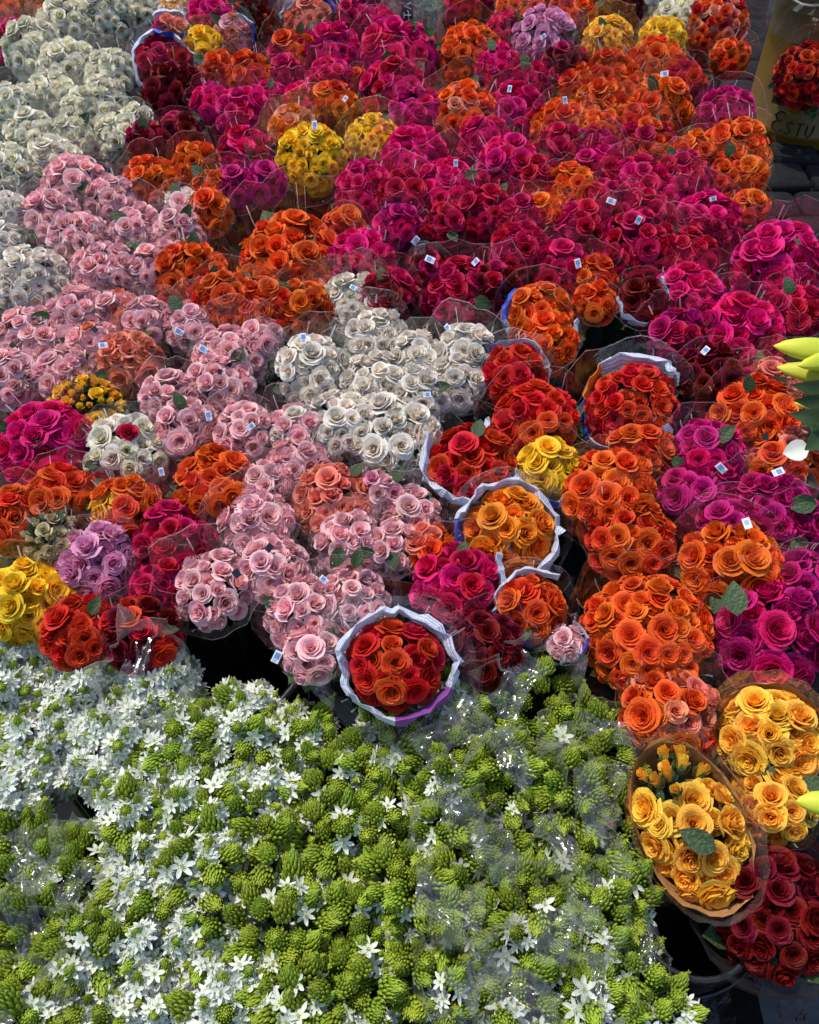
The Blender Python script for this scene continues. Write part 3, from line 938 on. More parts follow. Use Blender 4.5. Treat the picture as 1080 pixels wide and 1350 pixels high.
 (930, 594, 46, 'F1M1', 'c', {}), (926, 646, 52, 'F', 'c', {}), (1010, 664, 52, 'F', 'c', {}), (966, 690, 40, 'F', 'c', {}), (1066, 770, 46, 'F', 'c', {}), (1022, 832, 74, 'F1M1', 'c', dict(d=.060, h=.2, leaves=0)), (1062, 690, 36, 'F', 'c', dict(leaves=4)),
 (1064, 96, 38, 'D1R1', 'c', dict(z=-.07, d=.045, tied=1)),
 (892, 938, 62, 'E1O1', 'c', dict(d=.050)), (1016, 968, 62, 'H', 'k', dict(d=.050)), (1020, 1050, 50, 'H', 'c', dict(d=.044)),
 (914, 1086, 62, 'H', 'k', dict(d=.052, sy=1.6, mix=('open', 'open', 'half'), leaves=0, z=.52, topbud=1)), (1020, 1198, 84, 'D', 'd', dict(d=.046)),
]
LABELS = {
    (150, -22): 'cream white roses cut by the top edge above the white block at left',
    (350, -26): 'pale pink and coral roses cut by the top edge left of centre',
    (88, 32): 'cream white roses just below the top edge inside the white block at left',
    (92, 92): 'cream white roses in the middle of the upper white block at top left',
    (135, 125): 'small cream white bunch below and left of the small coral bunch at upper left',
    (226, 42): 'coral and hot pink roses half wrapped in paper behind the small yellow bunch',
    (216, 82): 'crimson roses in a white and blue paper collar behind the dark burgundy ones',
    (268, 55): 'small yellow bunch in blue printed paper at upper left',
    (232, 122): 'very dark burgundy roses at upper left beside the white roses',
    (306, 42): 'coral and pale pink roses half wrapped in paper right of the small yellow bunch',
    (333, 22): 'dark burgundy rosebuds in smoky film at the top left of centre',
    (16, 142): 'cream white roses at the left edge, highest in the lower white block',
    (68, 128): 'cream white roses at the top of the lower white block, in from the edge',
    (38, 172): 'cream white roses in the second row of the lower white block at left',
    (122, 150): 'cream white roses left of the small white bunch beside dark burgundy roses',
    (92, 180): 'small cream white bunch in the lower white block just above the front cream roses',
    (108, 320): 'pale pink roses in the middle of the pink drift at upper left',
    (182, 300): 'pale pink roses with several green leaves in the upper left pink drift',
    (198, 348): 'small pale pink bunch directly left of the orange bunch beside the large oranges',
    (172, 474): 'coral roses among pale pink bunches at left',
    (290, 506): 'pale pink roses left of the ivory roses, in front of another pink bunch',
    (385, 338): 'large orange rose bouquet with big open blooms left of centre',
    (406, 205): 'yellow spray roses in a black sleeve behind the large orange roses',
    (490, 182): 'amber yellow roses to the right of the yellow roses in black',
    (716, 46): 'lavender roses at the back between orange bunches',
    (802, 52): 'amber yellow roses at the back right of the lavender roses',
    (876, 50): 'bright lemon yellow roses at the back near the drum',
    (566, 352): 'small crimson and burgundy bunch in smoky film above the central white roses',
    (108, 537): 'amber yellow spray rosebuds behind hot pink roses at left',
    (52, 580): 'hot pink roses at the left edge beside the cream and magenta bunch',
    (168, 596): 'cream roses with a few magenta ones among them at left',
    (68, 712): 'small beige closed rosebuds beside the front lavender roses',
    (130, 738): 'lavender roses between yellow, beige and magenta bunches at lower left',
    (36, 790): 'yellow roses at the left edge above the white star flowers',
    (108, 826): 'bright red roses left of the dark red ones above the star flowers',
    (186, 832): 'deep red and burgundy roses above the white star flowers',
    (400, 806): 'pale pink roses behind the lowest pink bunch beside the boxed red roses',
    (436, 652): 'coral roses among pale pink bunches left of the newspaper collars',
    (520, 574): 'ivory white roses with large swirled blooms at the front of the whites',
    (704, 550): 'bright red and red orange roses left of the dense red roses in newspaper',
    (828, 524): 'dense red roses inside a wide newspaper collar with blue print',
    (622, 602): 'bright red roses half wrapped in paper right of the large swirled ivory roses',
    (728, 612): 'yellow roses in printed paper between red and orange roses',
    (670, 698): 'bright orange roses inside a white newspaper collar at centre right',
    (700, 796): 'red orange roses half wrapped in blue and white paper behind front burgundy roses',
    (745, 842): 'small bunch of pale pink roses between burgundy and large orange roses',
    (646, 852): 'dark burgundy roses right of the red roses in the boxed collar',
    (522, 874): 'red roses in a clear boxed sleeve with white and purple paper collar',
    (852, 826): 'largest orange rose dome, at right above the yellow kraft bunches',
    (1022, 832): 'big magenta roses with a pale green leaf at the right edge',
    (1064, 96): 'dark red roses tied in clear film to the yellow drum',
    (1016, 968): 'amber yellow roses in kraft paper below the purple magenta roses',
    (1020, 1050): 'amber yellow roses in clear film just behind the dark burgundy corner bunch',
    (914, 1086): 'tall amber yellow roses with a dark leaf in brown kraft paper',
    (1020, 1198): 'dark burgundy roses in smoky film at the bottom right corner',
    (890, 20): 'cream white roses just behind and right of the lemon yellow roses',
    (282, 20): 'hot pink roses just behind the small yellow bunch in blue paper',
    (1020, 505): 'coral roses just in front and left of the yellow lily buds',
    (862, 88): 'red orange roses just in front of the lemon yellow roses',
    (385, 168): 'mixed orange and coral roses just behind and left of the yellow roses in black',
    (690, 12): 'orange roses just behind and left of the back lavender roses',
    (290, 92): 'red orange roses just in front and right of the small yellow bunch in blue paper',
    (276, 134): 'hot pink roses just right of the very dark burgundy roses',
    (742, 84): 'mixed crimson and dark burgundy roses just in front and right of the back lavender roses',
    (800, 100): 'red orange roses just in front of the back amber roses',
    (756, 18): 'red orange roses just behind and right of the back lavender roses',
    (820, 6): 'dark burgundy roses just behind the back amber roses',
    (498, 30): 'hot pink roses just left of the clear printed sleeve',
    (664, 36): 'hot pink roses just left of the back lavender roses',
    (22, 680): 'red orange roses just behind and left of the beige rosebuds',
    (236, 178): 'mixed dark burgundy and crimson roses just in front of the very dark burgundy roses',
    (84, 486): 'pale pink roses just behind and left of the amber spray rosebuds',
    (604, 8): 'mixed crimson and bright red roses just right of the clear printed sleeve',
    (118, 452): 'mixed pale pink and coral roses just left of the left coral roses',
    (396, 608): 'pale pink roses just behind and left of the central coral roses',
    (545, 205): 'hot pink roses just in front and right of the amber roses in the middle back',
    (700, 104): 'crimson roses just in front of the back lavender roses',
    (520, 76): 'hot pink roses just in front and left of the clear printed sleeve',
    (196, 418): 'pale pink roses just behind and right of the left coral roses',
    (900, 108): 'mixed bright red and crimson roses just in front of the lemon yellow roses',
    (84, 650): 'red orange roses just behind the beige rosebuds',
    (500, 650): 'pale pink roses just right of the central coral roses',
    (870, -14): 'cream white roses just behind the lemon yellow roses',
    (178, 158): 'cream white roses just in front and left of the very dark burgundy roses',
    (398, 402): 'red orange roses just in front of the large open orange roses',
    (222, 518): 'pale pink roses just in front and right of the left coral roses',
    (985, 500): 'crimson roses just left of the yellow lily buds',
    (556, 516): 'ivory white roses just behind and right of the large swirled ivory roses',
    (346, 240): 'purple magenta roses just in front and left of the yellow roses in black',
    (150, 408): 'mixed pale pink and coral roses just behind the left coral roses',
    (436, 138): 'orange roses just behind and left of the amber roses in the middle back',
    (552, 150): 'purple magenta roses just behind and right of the amber roses in the middle back',
    (464, 716): 'pale pink roses just in front and right of the central coral roses',
    (660, 88): 'hot pink roses just in front and left of the back lavender roses',
    (488, 252): 'hot pink roses just in front of the amber roses in the middle back',
    (720, -24): 'red orange roses just behind the back lavender roses',
    (516, 116): 'crimson roses just behind the amber roses in the middle back',
    (945, 28): 'mixed bright red and red orange roses just right of the lemon yellow roses',
    (166, 670): 'red orange roses just in front of the cream and magenta bunch',
    (166, 88): 'coral roses just behind and left of the very dark burgundy roses',
    (396, 130): 'hot pink roses just behind the yellow roses in black',
    (1050, 404): 'crimson roses just behind the yellow lily buds',
    (1066, 770): 'purple magenta roses just behind and right of the big magenta roses with pale leaf',
    (490, 504): 'ivory white roses just behind and left of the large swirled ivory roses',
    (846, 598): 'red orange roses just in front of the dense red roses in newspaper',
    (480, -14): 'crimson roses just behind and left of the clear printed sleeve',
    (446, 552): 'ivory white roses just left of the large swirled ivory roses',
    (470, 104): 'red orange roses just behind the amber roses in the middle back',
    (345, 408): 'red orange roses just in front and left of the large open orange roses',
    (457, 298): 'orange roses just behind and right of the large open orange roses',
    (800, 652): 'orange roses just in front and right of the yellow roses in printed paper',
    (976, 440): 'hot pink roses just behind and left of the yellow lily buds',
    (322, 196): 'crimson roses just left of the yellow roses in black',
    (620, 68): 'closest orange roses in front and right of the clear printed sleeve',
    (994, 546): 'closest orange roses in front and left of the yellow lily buds',
    (350, 640): 'closest pale pink roses left of the central coral roses',
    (472, 342): 'closest hot pink roses right of the large open orange roses',
    (965, 74): 'closest red orange roses right of the lemon yellow roses',
    (440, 104): 'closest hot pink roses behind and left of the amber roses in the middle back',
    (100, 415): 'closest pale pink roses behind and left of the left coral roses',
    (143, 92): 'closest cream white roses left of the very dark burgundy roses',
    (256, 214): 'closest orange roses in front of the very dark burgundy roses',
    (327, 98): 'closest orange roses right of the very dark burgundy roses',
    (466, 792): 'closest pale pink roses behind and left of the boxed red roses',
    (600, 764): 'closest crimson roses half wrapped in printed paper behind and left of the front burgundy roses',
    (640, -18): 'closest mixed crimson and bright red roses behind and left of the back lavender roses',
    (392, 562): 'closest mixed ivory white and pale pink roses behind and left of the central coral roses',
    (464, 404): 'closest cream white roses in front and right of the large open orange roses',
    (568, 724): 'closest mixed coral and orange roses left of the bright orange roses in newspaper',
    (890, 436): 'closest purple magenta roses behind and right of the dense red roses in newspaper',
    (236, 14): 'closest mixed amber yellow and cream white roses behind the very dark burgundy roses',
    (962, 742): 'closest orange roses behind and left of the big magenta roses with pale leaf',
    (345, 440): 'closest pale pink roses in front of the large open orange roses',
    (934, 492): 'closest dark burgundy roses right of the dense red roses in newspaper',
    (552, 468): 'closest ivory white roses behind the large swirled ivory roses',
    (412, 856): 'closest pale pink roses left of the boxed red roses',
    (276, 630): 'closest orange roses right of the cream and magenta bunch',
    (962, 146): 'closest purple magenta roses in front and left of the yellow drum',
    (892, 938): 'closest mixed coral and orange roses in front of the largest orange dome',
    (386, 70): 'closest mixed crimson and red orange roses right of the small yellow bunch in blue paper',
    (308, 245): 'closest purple magenta roses behind and left of the large open orange roses',
    (226, 702): 'closest crimson roses in front and right of the cream and magenta bunch',
    (362, 748): 'closest pale pink roses in front and left of the central coral roses',
    (738, 166): 'closest orange roses in front of the back lavender roses',
    (838, 704): 'closest red orange roses behind the largest orange dome',
    (930, 594): 'closest purple magenta roses in front and right of the dense red roses in newspaper',
    (1038, 604): 'closest mixed orange and coral roses in front of the yellow lily buds',
    (612, 152): 'closest mixed orange and coral roses right of the amber roses in the middle back',
    (302, 462): 'closest pale pink roses right of the left coral roses',
    (142, 24): 'closest cream white roses behind and left of the very dark burgundy roses',
    (785, 398): 'closest red orange roses behind the dense red roses in newspaper',
    (850, 392): 'closest dark burgundy roses half wrapped in printed paper behind the dense red roses in newspaper',
    (676, 486): 'closest bright red roses in a printed paper collar behind the yellow roses in printed paper',
    (252, 368): 'closest orange roses left of the large open orange roses',
    (408, 26): 'closest coral roses in a printed paper collar left of the clear printed sleeve',
    (240, -22): 'closest hot pink roses behind the very dark burgundy roses',
    (238, 268): 'closest mixed pale pink and ivory white roses in front of the very dark burgundy roses',
    (276, 768): 'closest pale pink roses right of the front lavender roses',
    (418, 484): 'closest ivory white roses in front of the large open orange roses',
    (275, 278): 'closest orange roses in front and left of the yellow roses in black',
    (420, -18): 'hot pink roses with crimson ones to the right and coral ones in front',
    (28, 8): 'orange roses with cream white ones to the right and hot pink ones in front',
    (12, 52): 'hot pink roses with cream white ones to the right and orange ones behind',
    (42, 62): 'cream white roses with orange ones behind and hot pink ones to the left',
    (156, 178): 'cream white roses with orange ones in front and cream white ones to the right',
    (10, 222): 'cream white roses with ivory white ones in front and cream white ones to the right',
    (72, 212): 'cream white roses with pale pink ones in front and cream white ones behind',
    (8, 272): 'ivory white roses with pale pink ones to the right and cream white ones behind',
    (192, 182): 'mixed crimson and dark burgundy roses with cream white ones behind and orange ones in front',
    (322, 150): 'hot pink roses with orange ones behind and hot pink ones to the left',
    (197, 233): 'orange roses with crimson and dark burgundy ones behind and pale pink ones to the left',
    (276, 246): 'orange roses with purple magenta ones to the right and orange ones behind',
    (98, 240): 'pale pink roses with cream white ones behind and cream white ones to the left',
    (64, 288): 'pale pink roses with ivory white ones to the left and ivory white ones in front',
    (40, 368): 'ivory white roses with pale pink ones to the right and pale pink ones in front',
    (250, 424): 'pale pink roses with red orange ones to the right and orange ones behind',
    (20, 492): 'pale pink roses with hot pink ones in front and pale pink ones to the right',
    (250, 556): 'pale pink roses with cream white ones to the left and orange ones in front',
    (296, 392): 'red orange roses with orange ones to the left and pale pink ones in front',
    (436, 66): 'hot pink roses with coral ones behind and crimson and red orange ones to the left',
    (376, 102): 'crimson roses with hot pink ones to the right and crimson and red orange ones behind',
    (462, 22): 'crimson roses with hot pink ones to the right and coral ones to the left',
    (680, 140): 'hot pink roses with orange ones to the right and hot pink ones in front',
    (590, 248): 'hot pink roses with crimson ones to the left and hot pink ones behind',
    (535, 255): 'crimson roses with hot pink ones to the right and hot pink ones to the left',
    (640, 186): 'hot pink roses with crimson ones to the right and orange and coral ones behind',
    (706, 236): 'crimson roses with orange ones to the right and orange ones in front',
    (690, 290): 'crimson roses with orange ones to the right and crimson ones to the left',
    (530, 298): 'hot pink roses with crimson ones behind and crimson and dark burgundy ones in front',
    (585, 292): 'crimson roses with hot pink ones to the left and crimson ones to the right',
    (825, 118): 'orange roses with red orange ones to the right and amber yellow ones behind',
    (872, 140): 'orange roses with purple magenta ones to the right and bright red and crimson ones behind',
    (790, 140): 'orange roses with red orange and bright red ones behind and orange ones to the left',
    (828, 160): 'orange roses with crimson and red orange ones in front and orange ones to the right',
    (784, 172): 'orange roses with purple magenta ones in front and orange ones to the right',
    (962, 196): 'orange roses with purple magenta ones behind and orange ones to the left',
    (966, 236): 'red orange roses with orange ones to the right and orange ones behind',
    (915, 198): 'orange roses with crimson and red orange ones to the left and crimson ones in front',
    (988, 272): 'orange roses with red orange ones behind and crimson ones to the left',
    (990, 228): 'orange roses with red orange ones to the left and orange ones behind',
    (740, 192): 'crimson roses with purple magenta ones to the right and orange ones behind',
    (786, 196): 'purple magenta roses with orange ones to the right and orange ones behind',
    (852, 192): 'mixed crimson and red orange roses with crimson ones to the right and orange ones behind',
    (900, 228): 'crimson roses with red orange ones to the right and orange ones behind',
    (748, 250): 'orange roses with hot pink ones to the right and crimson ones behind',
    (716, 284): 'orange roses with crimson ones to the right and crimson ones to the left',
    (792, 226): 'hot pink roses with purple magenta ones behind and orange ones to the left',
    (840, 240): 'hot pink roses with crimson and red orange ones behind and crimson ones in front',
    (884, 258): 'hot pink roses with crimson ones behind and crimson ones in front',
    (930, 295): 'crimson roses with orange ones to the right and red orange ones behind',
    (842, 324): 'crimson roses with red orange ones to the left and dark burgundy ones in front',
    (770, 300): 'crimson roses with orange ones behind and orange ones to the left',
    (905, 336): 'crimson roses with hot pink ones in front and crimson ones to the left',
    (604, 384): 'crimson roses with crimson and dark burgundy ones to the right and crimson ones behind',
    (692, 330): 'crimson roses with crimson and dark burgundy ones in front and crimson ones to the right',
    (738, 356): 'crimson roses with red orange ones to the right and orange ones in front',
    (652, 372): 'mixed crimson and dark burgundy roses with orange ones to the right and crimson ones behind',
    (784, 366): 'red orange roses with dark burgundy ones to the right and crimson ones behind',
    (1030, 346): 'hot pink roses with orange ones behind and crimson ones to the left',
    (910, 396): 'hot pink roses with crimson ones behind and dark burgundy ones to the left',
    (216, 766): 'crimson roses with pale pink ones to the right and lavender ones to the left',
    (334, 686): 'pale pink roses with coral ones to the right and orange ones to the left',
    (520, 714): 'pale pink roses with coral and orange ones to the right and pale pink ones behind',
    (540, 670): 'pale pink roses with ivory white ones behind and pale pink ones to the left',
    (498, 440): 'ivory white roses with cream white ones behind and ivory white ones to the right',
    (612, 462): 'ivory white roses with bright red ones to the right and crimson ones behind',
    (600, 500): 'ivory white roses with bright red ones to the right and ivory white ones behind',
    (712, 440): 'orange roses with red orange ones to the right and ivory white ones to the left',
    (926, 646): 'purple magenta roses with red orange ones to the left and purple magenta ones behind',
    (1010, 664): 'purple magenta roses with orange and coral ones behind and orange ones in front',
    (966, 690): 'purple magenta roses with orange ones in front and purple magenta ones behind',
    (1062, 690): 'purple magenta roses with orange and coral ones behind and purple magenta ones in front',
    (192, 6): 'cream white roses at top left, with amber yellow and cream white ones to the right',
    (6, 318): 'ivory white roses at middle left, with pale pink ones to the right',
    (352, 130): 'hot pink roses at upper centre left, with crimson ones behind',
    (145, 262): 'pale pink roses at middle left, with orange ones to the right',
    (236, 302): 'pale pink roses at middle left, with pale pink and ivory white ones behind',
    (136, 358): 'pale pink roses at middle left, with ivory white ones to the left',
    (225, 338): 'pale pink roses at middle left, with orange ones in front',
    (38, 440): 'pale pink roses at middle left, with ivory white ones behind',
    (318, 566): 'pale pink roses at lower centre left, with orange ones in front',
    (668, 220): 'hot pink roses at upper centre right, with crimson ones to the right',
    (640, 278): 'crimson roses at middle centre right, with hot pink ones behind',
    (770, 112): 'mixed red orange and bright red roses at upper centre right, with amber yellow ones behind',
    (800, 272): 'crimson roses at middle centre right, with hot pink ones to the right',
    (850, 284): 'crimson roses at middle right, with hot pink ones behind',
    (512, 388): 'mixed crimson and dark burgundy roses at middle centre left, with hot pink ones behind',
    (714, 410): 'orange roses in a printed paper collar at middle centre right, with crimson ones behind',
}
for i, row in enumerate(T):
    bouquet(i, *row[:5], **row[5])

# ------------------------------------------------------------------ bunches of white star flowers with green buds
ST = [
 (30, 900, 59, 1.00, 0), (112, 915, 63, 1.00, 0), (200, 905, 57, 1.00, .5), (60, 990, 63, 1.00, 0), (150, 985, 63, 1.00, 0),
 (235, 985, 59, 0.68, 0), (320, 955, 63, 0.66, 0), (390, 985, 53, 0.49, 0), (10, 1040, 44, 1.00, 0),
 (190, 1065, 59, 0.66, 0), (270, 1060, 63, 0.68, 0), (350, 1050, 63, 0.66, 0), (440, 1035, 59, 0.10, 0), (510, 1000, 53, 0.05, 0), (520, 1080, 59, 0.10, 0),
 (30, 1130, 57, 0.00, .6), (100, 1150, 53, 0.05, .5), (190, 1140, 53, 0.68, 0), (270, 1140, 59, 0.66, 0), (360, 1130, 59, 0.15, 0), (440, 1120, 63, 0.06, 0),
 (40, 1230, 59, 0.00, .5), (120, 1240, 53, 0.36, 0), (200, 1215, 59, 0.92, 0), (285, 1225, 59, 0.92, 0), (375, 1215, 63, 0.08, 0), (455, 1205, 63, 0.10, 0), (530, 1170, 57, 0.08, 0),
 (30, 1330, 61, 0.15, .4), (120, 1325, 57, 0.85, 0), (210, 1305, 63, 0.92, 0), (300, 1310, 63, 0.92, 0), (385, 1300, 57, 0.15, 0), (460, 1300, 63, 0.10, 0), (535, 1270, 57, 0.10, 0),
 (610, 940, 63, 0.05, .4), (695, 930, 63, 0.03, .5), (770, 975, 53, 0.02, .3), (590, 1020, 57, 0.05, .3), (665, 1030, 59, 0.05, .5), (745, 1050, 59, 0.03, .4), (800, 1010, 48, 0.02, .3),
 (600, 1105, 59, 0.03, .4), (680, 1120, 57, 0.05, .4), (760, 1135, 57, 0.02, .4), (800, 1085, 46, 0.05, .5),
 (610, 1190, 59, 0.05, .5), (690, 1210, 63, 0.02, .5), (770, 1215, 57, 0.03, .5), (812, 1180, 42, 0.05, .5),
 (600, 1285, 59, 0.05, .4), (690, 1300, 67, 0.05, .5), (775, 1300, 59, 0.05, .4), (835, 1275, 42, 0.05, .4), (870, 1335, 38, 0.05, 0),
]
STAR_NEAR = {   # bunches that something beside them singles out
    (30, 900): 'open white star flowers at the left edge below the yellow roses',
    (112, 915): 'open white star flowers right under the bright red roses',
    (200, 905): 'shaded white star flowers under film below the deep red and burgundy roses',
    (320, 955): 'white stars and lime buds below the black gap beside pale pink roses',
    (390, 985): 'white stars and lime buds left of the red roses in the boxed collar',
    (510, 1000): 'shaded lime green buds directly below the red roses in the boxed collar',
    (610, 940): 'film wrapped lime green buds right of the red roses in the boxed collar',
    (695, 930): 'film wrapped lime green buds directly below the burgundy roses',
    (770, 975): 'film wrapped lime green buds left of the coral and orange roses',
    (800, 1085): 'film wrapped lime green buds left of the tall yellow kraft bunch',
    (870, 1335): 'open white stars with few buds beside the black bin liner',
    (10, 1040): 'open white star flowers cut by the left edge above the film wrapped buds',
    (30, 1330): 'film wrapped lime buds in the bottom left corner',
    (835, 1275): 'film wrapped lime green buds beside the black bucket at lower right'}
def star_kind(px, py, white, wrap):
    if px < 160 and wrap: return 'lime green buds under crumpled clear film at left'
    if px < 250 and py < 1000: return 'mostly open white star flowers with few buds'
    if wrap: return 'lime green buds under clear film at lower right'
    if white < .25: return 'lime green bud spikes without film'
    return 'white stars mixed with lime buds, unwrapped'
ROWW = ('topmost', 'second from the top', 'third from the top', 'fourth from the top', 'fifth from the top', 'lowest')
def star_place(px, py, white, wrap):
    """row and place in the row among the bunches of the same look"""
    kind = star_kind(px, py, white, wrap)
    alike = sorted([(r[1], r[0]) for r in ST if (r[0], r[1]) not in STAR_NEAR and star_kind(r[0], r[1], r[3], r[4]) == kind])
    rows = []
    for y, x in alike:
        if rows and y - rows[-1][0][0] < 48: rows[-1].append((y, x))
        else: rows.append([(y, x)])
    for k, row in enumerate(rows):
        if (py, px) in row:
            xs = sorted(x for y, x in row); n = len(xs); i = xs.index(px)
            w = {1: ('',), 2: ('left', 'right'), 3: ('left', 'middle', 'right'), 4: ('far left', 'left centre', 'right centre', 'far right')}.get(n)
            col = (w[i] if w else '') if n < 5 else 'place %d from left' % (i + 1)
            rw = ROWW[min(k, 4)] if k < len(rows) - 1 or len(rows) == 1 else ROWW[5]
            return kind + ', ' + rw + ' row' + (', ' + col if col else '')
def star_label(px, py, white, wrap):
    if (px, py) in STAR_NEAR: return STAR_NEAR[(px, py)]
    return star_place(px, py, white, wrap)
def flap_mesh(rnd):
    """a loose crumpled corner of film lying over the flowers"""
    n0 = rnd.uniform(0, 90); rows = []
    L, Wd = rnd.uniform(1.0, 1.7), rnd.uniform(.45, .9)
    for j in range(21):
        v = j / 20 - .5
        row = []
        for i in range(15):
            u = i / 14 - .5
            w = Wd * (1 + .5 * noise.noise(Vector((v * 3, n0, 1))))
            z = .22 * noise.noise(Vector((u * 2.5 + n0, v * 2.2, 3))) + .26 * abs(noise.noise(Vector((u * 8 + v * 2, v * 2 + n0, 9)))) + .10 * abs(noise.noise(Vector((u * 15, v * 9 + n0, 4))))
            row.append((u * w + .15 * noise.noise(Vector((v * 2, n0, 5))), v * L + .06 * noise.noise(Vector((u * 6, v * 6, n0))), z))
        rows.append(row)
    mb = MB(); mb.grid(rows)
    return mb.build('film_flap', [M_FILM_LOOSE], True)
def spike_bunch(i, px, py, Rpx, white, wrap):
    rnd = random.Random(5000 + i * 13)
    P, t = at(px, py, .43 + rnd.uniform(-.015, .02))
    R = Rpx / FPX * t
    axis = axis_for(P, px, rnd, .5, .18)
    C = P - axis * R * .25
    F = foot_of(C, axis)
    lab = star_label(px, py, white, wrap)
    root = thing('flower_bunch', lab, 'flower bunch', F, 'bunches of white star flowers with green buds')
    X = axis.cross(FWD).normalized(); Yb = X.cross(axis).normalized()
    if Yb.y < 0: Yb = -Yb
    d = .0325
    for ph, az in head_points(R, d * (1.12 if white < .25 else 1.0), .5, 1.35):
        az += rnd.uniform(-.25, .25); ph = max(0, ph + rnd.uniform(-.12, .12))
        rad = X * math.cos(az) + Yb * math.sin(az)
        pos = C + rad * (R * .97 * math.sin(ph)) + axis * (R * .85 * math.cos(ph) - R * .3 + rnd.uniform(-.022, .022))
        nrm = axis + rad * math.sin(ph) * .7 + Vector((rnd.uniform(-.42, .42), rnd.uniform(-.42, .42), 0))
        open_ = rnd.random() < white
        s = d * rnd.uniform(.85, 1.15) * ((.62 if white > .6 else .85) if open_ else 1.0)
        sp = obj('flower_spike', SPIKES[rnd.randrange(5)], root, mtx=place(pos - F, frame(nrm, rnd.uniform(0, 6.28)), s))
        nf = rnd.choice((10, 12, 14)) if open_ else (rnd.choice((1, 2, 3, 5)) if rnd.random() < .22 + white else 0)
        for q in range(nf):
            a = q * math.tau / max(nf, 4) + rnd.uniform(-.3, .3)
            rr = rnd.uniform(.42, .72); z = rnd.uniform(-.2, .42)
            n2 = Vector((math.cos(a), math.sin(a), rnd.uniform(.5, 1.3)))
            fs = rnd.uniform(.44, .58) * (1.45 if open_ and white > .6 else 1)
            obj('floret', FLORETS[rnd.randrange(4)], sp, mtx=place((rr * math.cos(a), rr * math.sin(a), z), frame(n2, rnd.uniform(0, 6)), fs))
    obj('foliage', FOLIAGE[rnd.randrange(5)], root, mtx=place(C - F - axis * .02, frame(axis, rnd.uniform(0, 6)), R * .85))
    obj('stems', stems_mesh(F, C, axis, R, rnd, 12), root)
    if wrap:
        obj('cellophane_sleeve', sleeve_mesh(F, C, axis, R * 1.04, rnd, wrap * 2.5, wrap * 2.9, .88, [M_FILM_LOOSE, M_FILM_EDGE], .16, 30), root)
        obj('film_flap', flap_mesh(rnd), root, mtx=place(C - F + axis * R * 1.02 + X * R * rnd.uniform(-.5, .5) + Yb * R * rnd.uniform(-.6, .5), frame(axis + X * rnd.uniform(-.4, .4), rnd.uniform(0, 6)), R))
for i, row in enumerate(ST):
    spike_bunch(i, *row)

# ------------------------------------------------------------------ tags and single leaves on the bouquets
def on_head(px, py):
    """the bouquet whose head lies at this spot and the point on its wrap"""
    d = (FWD + Vector((1, 0, 0)) * ((px - 540) / FPX) + UPV * ((675 - py) / FPX)).normalized()
    best = None
    for b in BOUQUETS:
        r = b[2] * 1.04
        oc = EYE - b[1]
        k = oc.dot(d); disc = k * k - (oc.dot(oc) - r * r)
        if disc < 0: continue
        t = -k - math.sqrt(disc)
        if best is None or t < best[0]: best = (t, b)
    if best is None:
        b = min(BOUQUETS, key=lambda q: (q[3] - px) ** 2 + (q[4] - py) ** 2)
        best = ((b[1] - EYE).length - b[2] * .6, b)
    return EYE + d * best[0], best[1]
TAGS = [(548, 317), (567, 342), (627, 345), (466, 379), (601, 215), (672, 117), (236, 437), (268, 460), (136, 455), (275, 548), (331, 562), (213, 622), (427, 764), (365, 866),
        (563, 520), (930, 462), (951, 617), (1026, 622), (985, 690), (806, 265), (762, 347), (590, 432), (455, 130), (415, 165), (716, 48), (876, 97), (842, 290), (940, 262), (745, 132), (400, 445)]
DARKTAGS = [(312, 756), (1009, 576), (125, 434), (290, 490), (355, 722), (618, 82), (795, 58)]
for kind, lst in ((CARD, TAGS), (CARD_BLACK, DARKTAGS)):
    for n, (px, py) in enumerate(lst):
        p, b = on_head(px, py)
        rnd = random.Random(px * 3 + py)
        z = ((EYE - p).normalized() + Vector((rnd.uniform(-.4, .4), rnd.uniform(-.4, .4), rnd.uniform(-.2, .5)))).normalized()
        obj('tag', kind, b[0], mtx=place(p - b[6], frame(z, rnd.uniform(-1.3, 1.3)), rnd.uniform(.6, .85)))
def big_leaf(px, py, size, spin, me, push=1.0):
    p, b = on_head(px, py)
    z = ((EYE - p).normalized() + Vector((.2, 0, .2))).normalized()
    obj('leaf', me, b[0], mtx=place(p - b[6], frame(z, spin) @ Matrix.Translation((0, -.5 * size, 0)).to_3x3(), size))
big_leaf(972, 812, .058, .25, LEAF_PALE)
big_leaf(945, 1122, .055, 1.35, LEAVES[0])
big_leaf(452, 722, .040, 2.3, LEAVES[1]); big_leaf(468, 750, .038, -.6, LEAVES[0]); big_leaf(470, 730, .034, -1.8, LEAVES[1])
big_leaf(1078, 640, .05, 1.4, LEAVES[0]); big_leaf(1078, 665, .05, 1.8, LEAVES[2])

